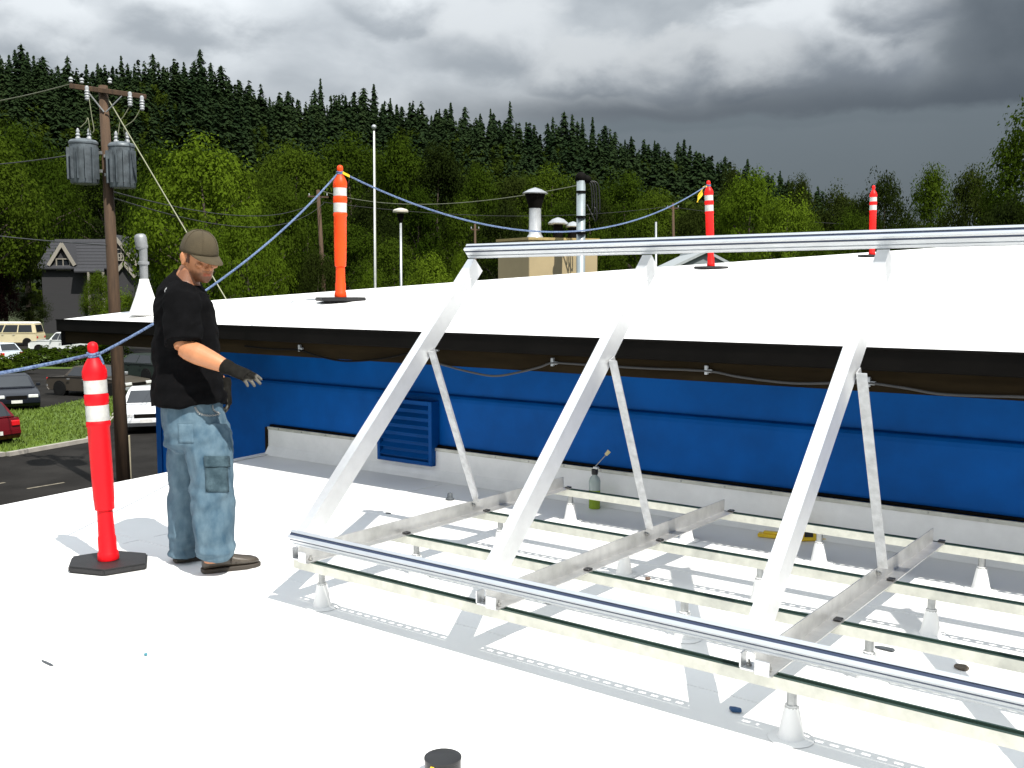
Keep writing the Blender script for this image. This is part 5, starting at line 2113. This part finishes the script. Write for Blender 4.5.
def car(loc, heading, m, label, cat='car', L=4.6, W=1.75, kind='sedan', trim=None, group='parked cars', top_m=None):
    t = empty('parked_car', (0, 0, 0), label, cat, group)
    h2 = L / 2
    if kind == 'sedan':
        low = [(-h2, .38), (-h2 + .03, .72), (-h2 + .12, .86), (-1.05, .93), (1.0, .92), (h2 - .25, .80), (h2 - .03, .66), (h2, .38), (h2 - .1, .24), (-h2 + .1, .24)]
        gh = dict(b0=-1.45, b1=1.05, t0=-.95, t1=.35, zb=.92, zt=1.38)
    elif kind == 'hatch':
        low = [(-h2, .36), (-h2 + .04, .75), (-h2 + .08, .92), (-1.0, .95), (.9, .93), (h2 - .22, .78), (h2 - .03, .62), (h2, .36), (h2 - .1, .22), (-h2 + .1, .22)]
        gh = dict(b0=-h2 + .12, b1=1.0, t0=-h2 + .55, t1=.2, zb=.93, zt=1.42)
    elif kind == 'pickup':
        low = [(-h2, .5), (-h2, .98), (-.6, 1.0), (.95, 1.02), (h2 - .2, .95), (h2, .8), (h2, .45), (h2 - .1, .35), (-h2 + .1, .4)]
        gh = dict(b0=-.55, b1=1.0, t0=-.4, t1=.45, zb=1.01, zt=1.62)
    else:  # van
        low = [(-h2, .34), (-h2, .9), (-h2 + .04, 1.12), (h2 - .14, 1.12), (h2 - .04, .9), (h2, .5), (h2 - .05, .3), (-h2 + .1, .28)]
        gh = dict(b0=-h2 + .05, b1=h2 - .15, t0=-h2 + .22, t1=h2 - .75, zb=1.12, zt=1.90)
    # body, with sides that turn in towards sill and shoulder
    b = MB()
    n = len(low)
    zmid = .6
    rs = []
    for yy, sq in ((-W / 2 + .06, .97), (-W / 2, 1.0), (W / 2, 1.0), (W / 2 - .06, .97)):
        zc_ = .58
        rs.append([(x_ * sq, yy, zc_ + (z_ - zc_) * (1.0 if sq == 1.0 else .985)) for x_, z_ in low])
    rs2 = [[(x_ * .985, -W / 2 + .05, .58 + (z_ - .58) * 1.0) for x_, z_ in low], [(x_, -W / 2 + .0, .58 + (z_ - .58) * .93) for x_, z_ in low], [(x_, W / 2 - .0, .58 + (z_ - .58) * .93) for x_, z_ in low], [(x_ * .985, W / 2 - .05, .58 + (z_ - .58) * 1.0) for x_, z_ in low]]
    b.rings(rs2)
    body = b.build('body', m, t, bevel=.02, seg=2, auto=35)
    # greenhouse
    wb, wt = W / 2 - .07, W / 2 - (.26 if kind != 'van' else .16)
    B = [Vector((gh['b0'], -wb, gh['zb'] - .03)), Vector((gh['b1'], -wb, gh['zb'] - .03)), Vector((gh['b1'], wb, gh['zb'] - .03)), Vector((gh['b0'], wb, gh['zb'] - .03))]
    T = [Vector((gh['t0'], -wt, gh['zt'])), Vector((gh['t1'], -wt, gh['zt'])), Vector((gh['t1'], wt, gh['zt'])), Vector((gh['t0'], wt, gh['zt']))]
    b = MB()
    b.add(B + T, [(3, 2, 1, 0), (4, 5, 6, 7), (0, 1, 5, 4), (1, 2, 6, 5), (2, 3, 7, 6), (3, 0, 4, 7)])
    cab = b.build('cabin', m if kind != 'van' else m, t, bevel=.05, seg=2, auto=40)
    if top_m:
        b = MB()
        z0 = gh['zt'] - .02
        b.add([v + Vector((0, 0, .012)) for v in T] + [Vector((v.x * .93, v.y * .9, gh['zt'] + .17)) for v in T], [(3, 2, 1, 0), (4, 5, 6, 7), (0, 1, 5, 4), (1, 2, 6, 5), (2, 3, 7, 6), (3, 0, 4, 7)])
        b.build('roof_top', top_m, t, bevel=.04, seg=2, auto=40)

    def pane(q, name='window'):
        # q: four corners on a cabin face, sunk frame and glass set a little proud
        nrm = (q[1] - q[0]).cross(q[3] - q[0]).normalized()
        ctr = sum(q, Vector()) / 4
        if nrm.dot(ctr - Vector((0, 0, (gh['zb'] + gh['zt']) / 2))) < 0:
            nrm = -nrm
        b = MB()
        b.add([v + nrm * .012 for v in q] + [v - nrm * .01 for v in q], [(0, 1, 2, 3), (7, 6, 5, 4), (0, 4, 5, 1), (1, 5, 6, 2), (2, 6, 7, 3), (3, 7, 4, 0)])
        b.build(name, M_glass, cab)

    def facep(b0, b1, t0, t1, u0, u1, v0=.12, v1=.90):
        f = lambda u, v: b0.lerp(b1, u).lerp(t0.lerp(t1, u), v)
        return [f(u0, v0), f(u1, v0), f(u1, v1), f(u0, v1)]

    nwin = 3 if kind == 'van' else 2
    for s0, s1, t0, t1 in ((B[0], B[1], T[0], T[1]), (B[3], B[2], T[3], T[2])):
        edges = np.linspace(.10, .90, nwin + 1) if kind != 'van' else [.06, .36, .66, .93]
        for u0, u1 in zip(edges[:-1], edges[1:]):
            pane(facep(s0, s1, t0, t1, u0 + .012, u1 - .012))
    pane(facep(B[1], B[2], T[1], T[2], .07, .93), 'windscreen')
    pane(facep(B[0], B[3], T[0], T[3], .09, .91), 'rear_window')
    # wheels
    wr_ = .315
    for sx in (-h2 + .85, h2 - .85):
        for sy in (-1, 1):
            b = MB()
            c_ = Vector((sx, sy * (W / 2 - .10), wr_))
            Mx = Matrix.Rotation(R(90) * -sy, 3, 'X')
            b.lathe([(.20, -.11), (.30, -.11), (wr_, -.08), (wr_, .08), (.30, .115), (.20, .115)], 20, c_, Mx)
            ty = b.build('wheel', M_tyre, t, auto=40)
            b = MB()
            b.lathe([(.205, .08), (.20, .10), (.12, .085), (.05, .10), (.01, .10)], 16, c_, Mx)
            b.build('rim', M_rim, ty, auto=40)
            b = MB()
            b.lathe([(.385, -.12), (.385, .1045)], 22, c_, Mx)
            b.build('wheel_arch', M_tyre, t)
    # bumpers, lamps, plate, mirrors, handles
    for s_, nm in ((1, 'front_bumper'), (-1, 'rear_bumper')):
        b = MB()
        b.box((s_ * (h2 - .02), 0, .46), (.16, W - .06, .17))
        b.build(nm, trim or m, t, bevel=.04, seg=2)
    for sy in (-1, 1):
        b = MB()
        b.box((h2 - .055, sy * (W / 2 - .27), .665), (.10, .36, .13))
        b.build('headlight', M_lens, t, bevel=.02)
        b = MB()
        b.box((-h2 + .03, sy * (W / 2 - .18), .74), (.10, .26, .17))
        b.build('tail_light', M_tail, t, bevel=.02)
        b = MB()
        b.box((gh['b1'] - .35, sy * (W / 2 + .05), gh['zb'] + .08), (.10, .16, .12))
        b.build('mirror', trim or m, t, bevel=.02)
        for hx_ in ((-.05, -1.0) if kind != 'van' else (.55, -.4)):
            b = MB()
            b.box((hx_, sy * (W / 2 + .012), .80 if kind != 'van' else 1.0), (.16, .03, .035))
            b.build('door_handle', trim or M_dark, t)
    b = MB()
    b.box((h2 - .04, 0, .63), (.05, W - 1.0, .14))
    b.build('grille', M_dark, t)
    for s_ in (-1, 1):
        b = MB()
        b.box((s_ * (h2 + .066), 0, .47), (.012, .40, .12))
        b.build('number_plate', M_plate, t)
    t.location = loc
    t.rotation_euler = (0, 0, heading)
    return t


def gpos(px, D):
    x, y = polar(px, D)
    return (x, y, GZ + .007)


def hdg(a):
    """heading: 0 = image right, 90 = away from the camera"""
    return YAW + R(a)


car(gpos(14, 88), hdg(182), paint('cream_van_paint', (.62, .55, .36)), 'cream camper van with a white raised top in the far car park', 'van', 4.7, 1.85, 'van', mat('white_bumper', (.5, .5, .48), .5), top_m=mat('white_van_top', (.72, .70, .62), .5))
car(gpos(66, 77.5), hdg(172), paint('white_pickup_paint', (.68, .70, .70)), 'white pickup truck behind the roadside shrubs', 'pickup', 5.2, 1.85, 'pickup')
car(gpos(-8, 66), hdg(150), paint('pale_blue_paint', (.55, .62, .68)), 'pale blue hatchback parked in front of the camper van', 'car', 4.2, 1.7, 'hatch')
car(gpos(98, 46.5), hdg(-24), paint('brown_grey_paint', (.055, .046, .036)), 'brownish grey sedan parked beyond the grass verge', 'car', 4.9, 1.8, 'sedan', M_grey)
car(gpos(10, 41.6), hdg(-60), paint('navy_paint', (.008, .010, .016)), 'dark navy car with bright headlights facing the verge', 'car', 4.6, 1.75, 'sedan')
car(gpos(-52, 31.8), hdg(150), paint('maroon_paint', (.10, .004, .008)), 'maroon car with a red tail lamp at the verge kerb', 'car', 4.5, 1.75, 'hatch')
car(gpos(146, 36.0), hdg(-72), paint('silver_white_paint', (.66, .68, .70)), 'white car with its nose beside the utility pole foot', 'car', 4.6, 1.78, 'sedan')
car(gpos(140, 55), hdg(150), paint('dark_green_paint', (.02, .03, .025)), 'dark green car on the street behind the pole', 'car', 4.5, 1.75, 'hatch')

# bollard hoop at the pole foot
bp_ = MB()
q0, q1 = Vector((*polar(117, 25.2), GZ)), Vector((*polar(125, 25.2), GZ))
ht = CH + (289 - 438) / 1000 * 25.2 - GZ
bp_.tube(smooth_path([q0, q0 + Vector((0, 0, ht - .06)), q0.lerp(q1, .12) + Vector((0, 0, ht)), q0.lerp(q1, .88) + Vector((0, 0, ht)), q1 + Vector((0, 0, ht - .06)), q1], 5), .035, 8)
tag(bp_.build('hoop_barrier', mat('hoop_paint', (.30, .27, .19), .6), smooth=True), 'rusty pale hoop barrier guarding the utility pole foot', 'barrier')


# hedge shrubs between the street and the lawn
def shrub_mesh(seed):
    V, F, c = crown_arrays(seed, 60, 40, .035, (.46, .46, .46), .48, .13)
    return np_mesh('foliage', V, F, M_leaf)


SHR = [shrub_mesh(s_) for s_ in (51, 52, 53)]
labs = ['loose green roadside shrub before the white pickup', 'tall thin roadside shrub beside the hatchback', 'low roadside shrub behind the brown sedan', 'bushy roadside shrub left of the utility pole', 'spreading roadside shrub at the lawn edge by the hatchback', 'pale roadside shrub close to the navy car', 'dense roadside shrub under the roof corner']
for i, (px, D, h, w) in enumerate(((46, 64, 1.45, 2.4), (26, 62.5, 1.3, 1.6), (68, 64, 1.35, 2.2), (88, 65.5, 1.5, 2.6), (14, 58, 1.2, 2.0), (-8, 47.5, 2.3, 2.0), (110, 67, 1.7, 2.8))):
    x, y = polar(px, D)
    t = empty('shrub', (x, y, GZ - .03), labs[i], 'shrub', 'roadside shrubs')
    o = bpy.data.objects.new('foliage', SHR[i % 3])
    COL.objects.link(o)
    o.parent = t
    o.scale = (w, w, h)
    t.rotation_euler = (0, 0, i * 1.3)
    b = MB()
    for k in range(5):
        a_ = k * 1.26 + i
        b.tube([(0, 0, 0), (math.cos(a_) * .12 * w, math.sin(a_) * .12 * w, h * .35), (math.cos(a_) * .25 * w, math.sin(a_) * .25 * w, h * .75)], [.03, .02, .008], 5)
    me = bpy.data.meshes.new('stem')
    me.from_pydata(b.v, [], b.f)
    me.materials.append(M_bark)
    so_ = bpy.data.objects.new('stem', me)
    COL.objects.link(so_)
    so_.parent = t
# painted line on the street
for k in range(5):
    x0, y0 = polar(-40 + k * 60, 24.5)
    x1, y1 = polar(-2 + k * 60, 25.3)
    b = MB()
    d_ = Vector((x1 - x0, y1 - y0, 0)).normalized()
    n_ = Vector((-d_.y, d_.x, 0)) * .05
    b.add([(x0 - n_.x, y0 - n_.y, GZ + .009), (x1 - n_.x, y1 - n_.y, GZ + .009), (x1 + n_.x, y1 + n_.y, GZ + .009), (x0 + n_.x, y0 + n_.y, GZ + .009)], [(0, 1, 2, 3)])
    tag(b.build('road_marking', mat('worn_road_paint', (.16, .14, .10), .8, var=.4, scale=6)), kind='structure')
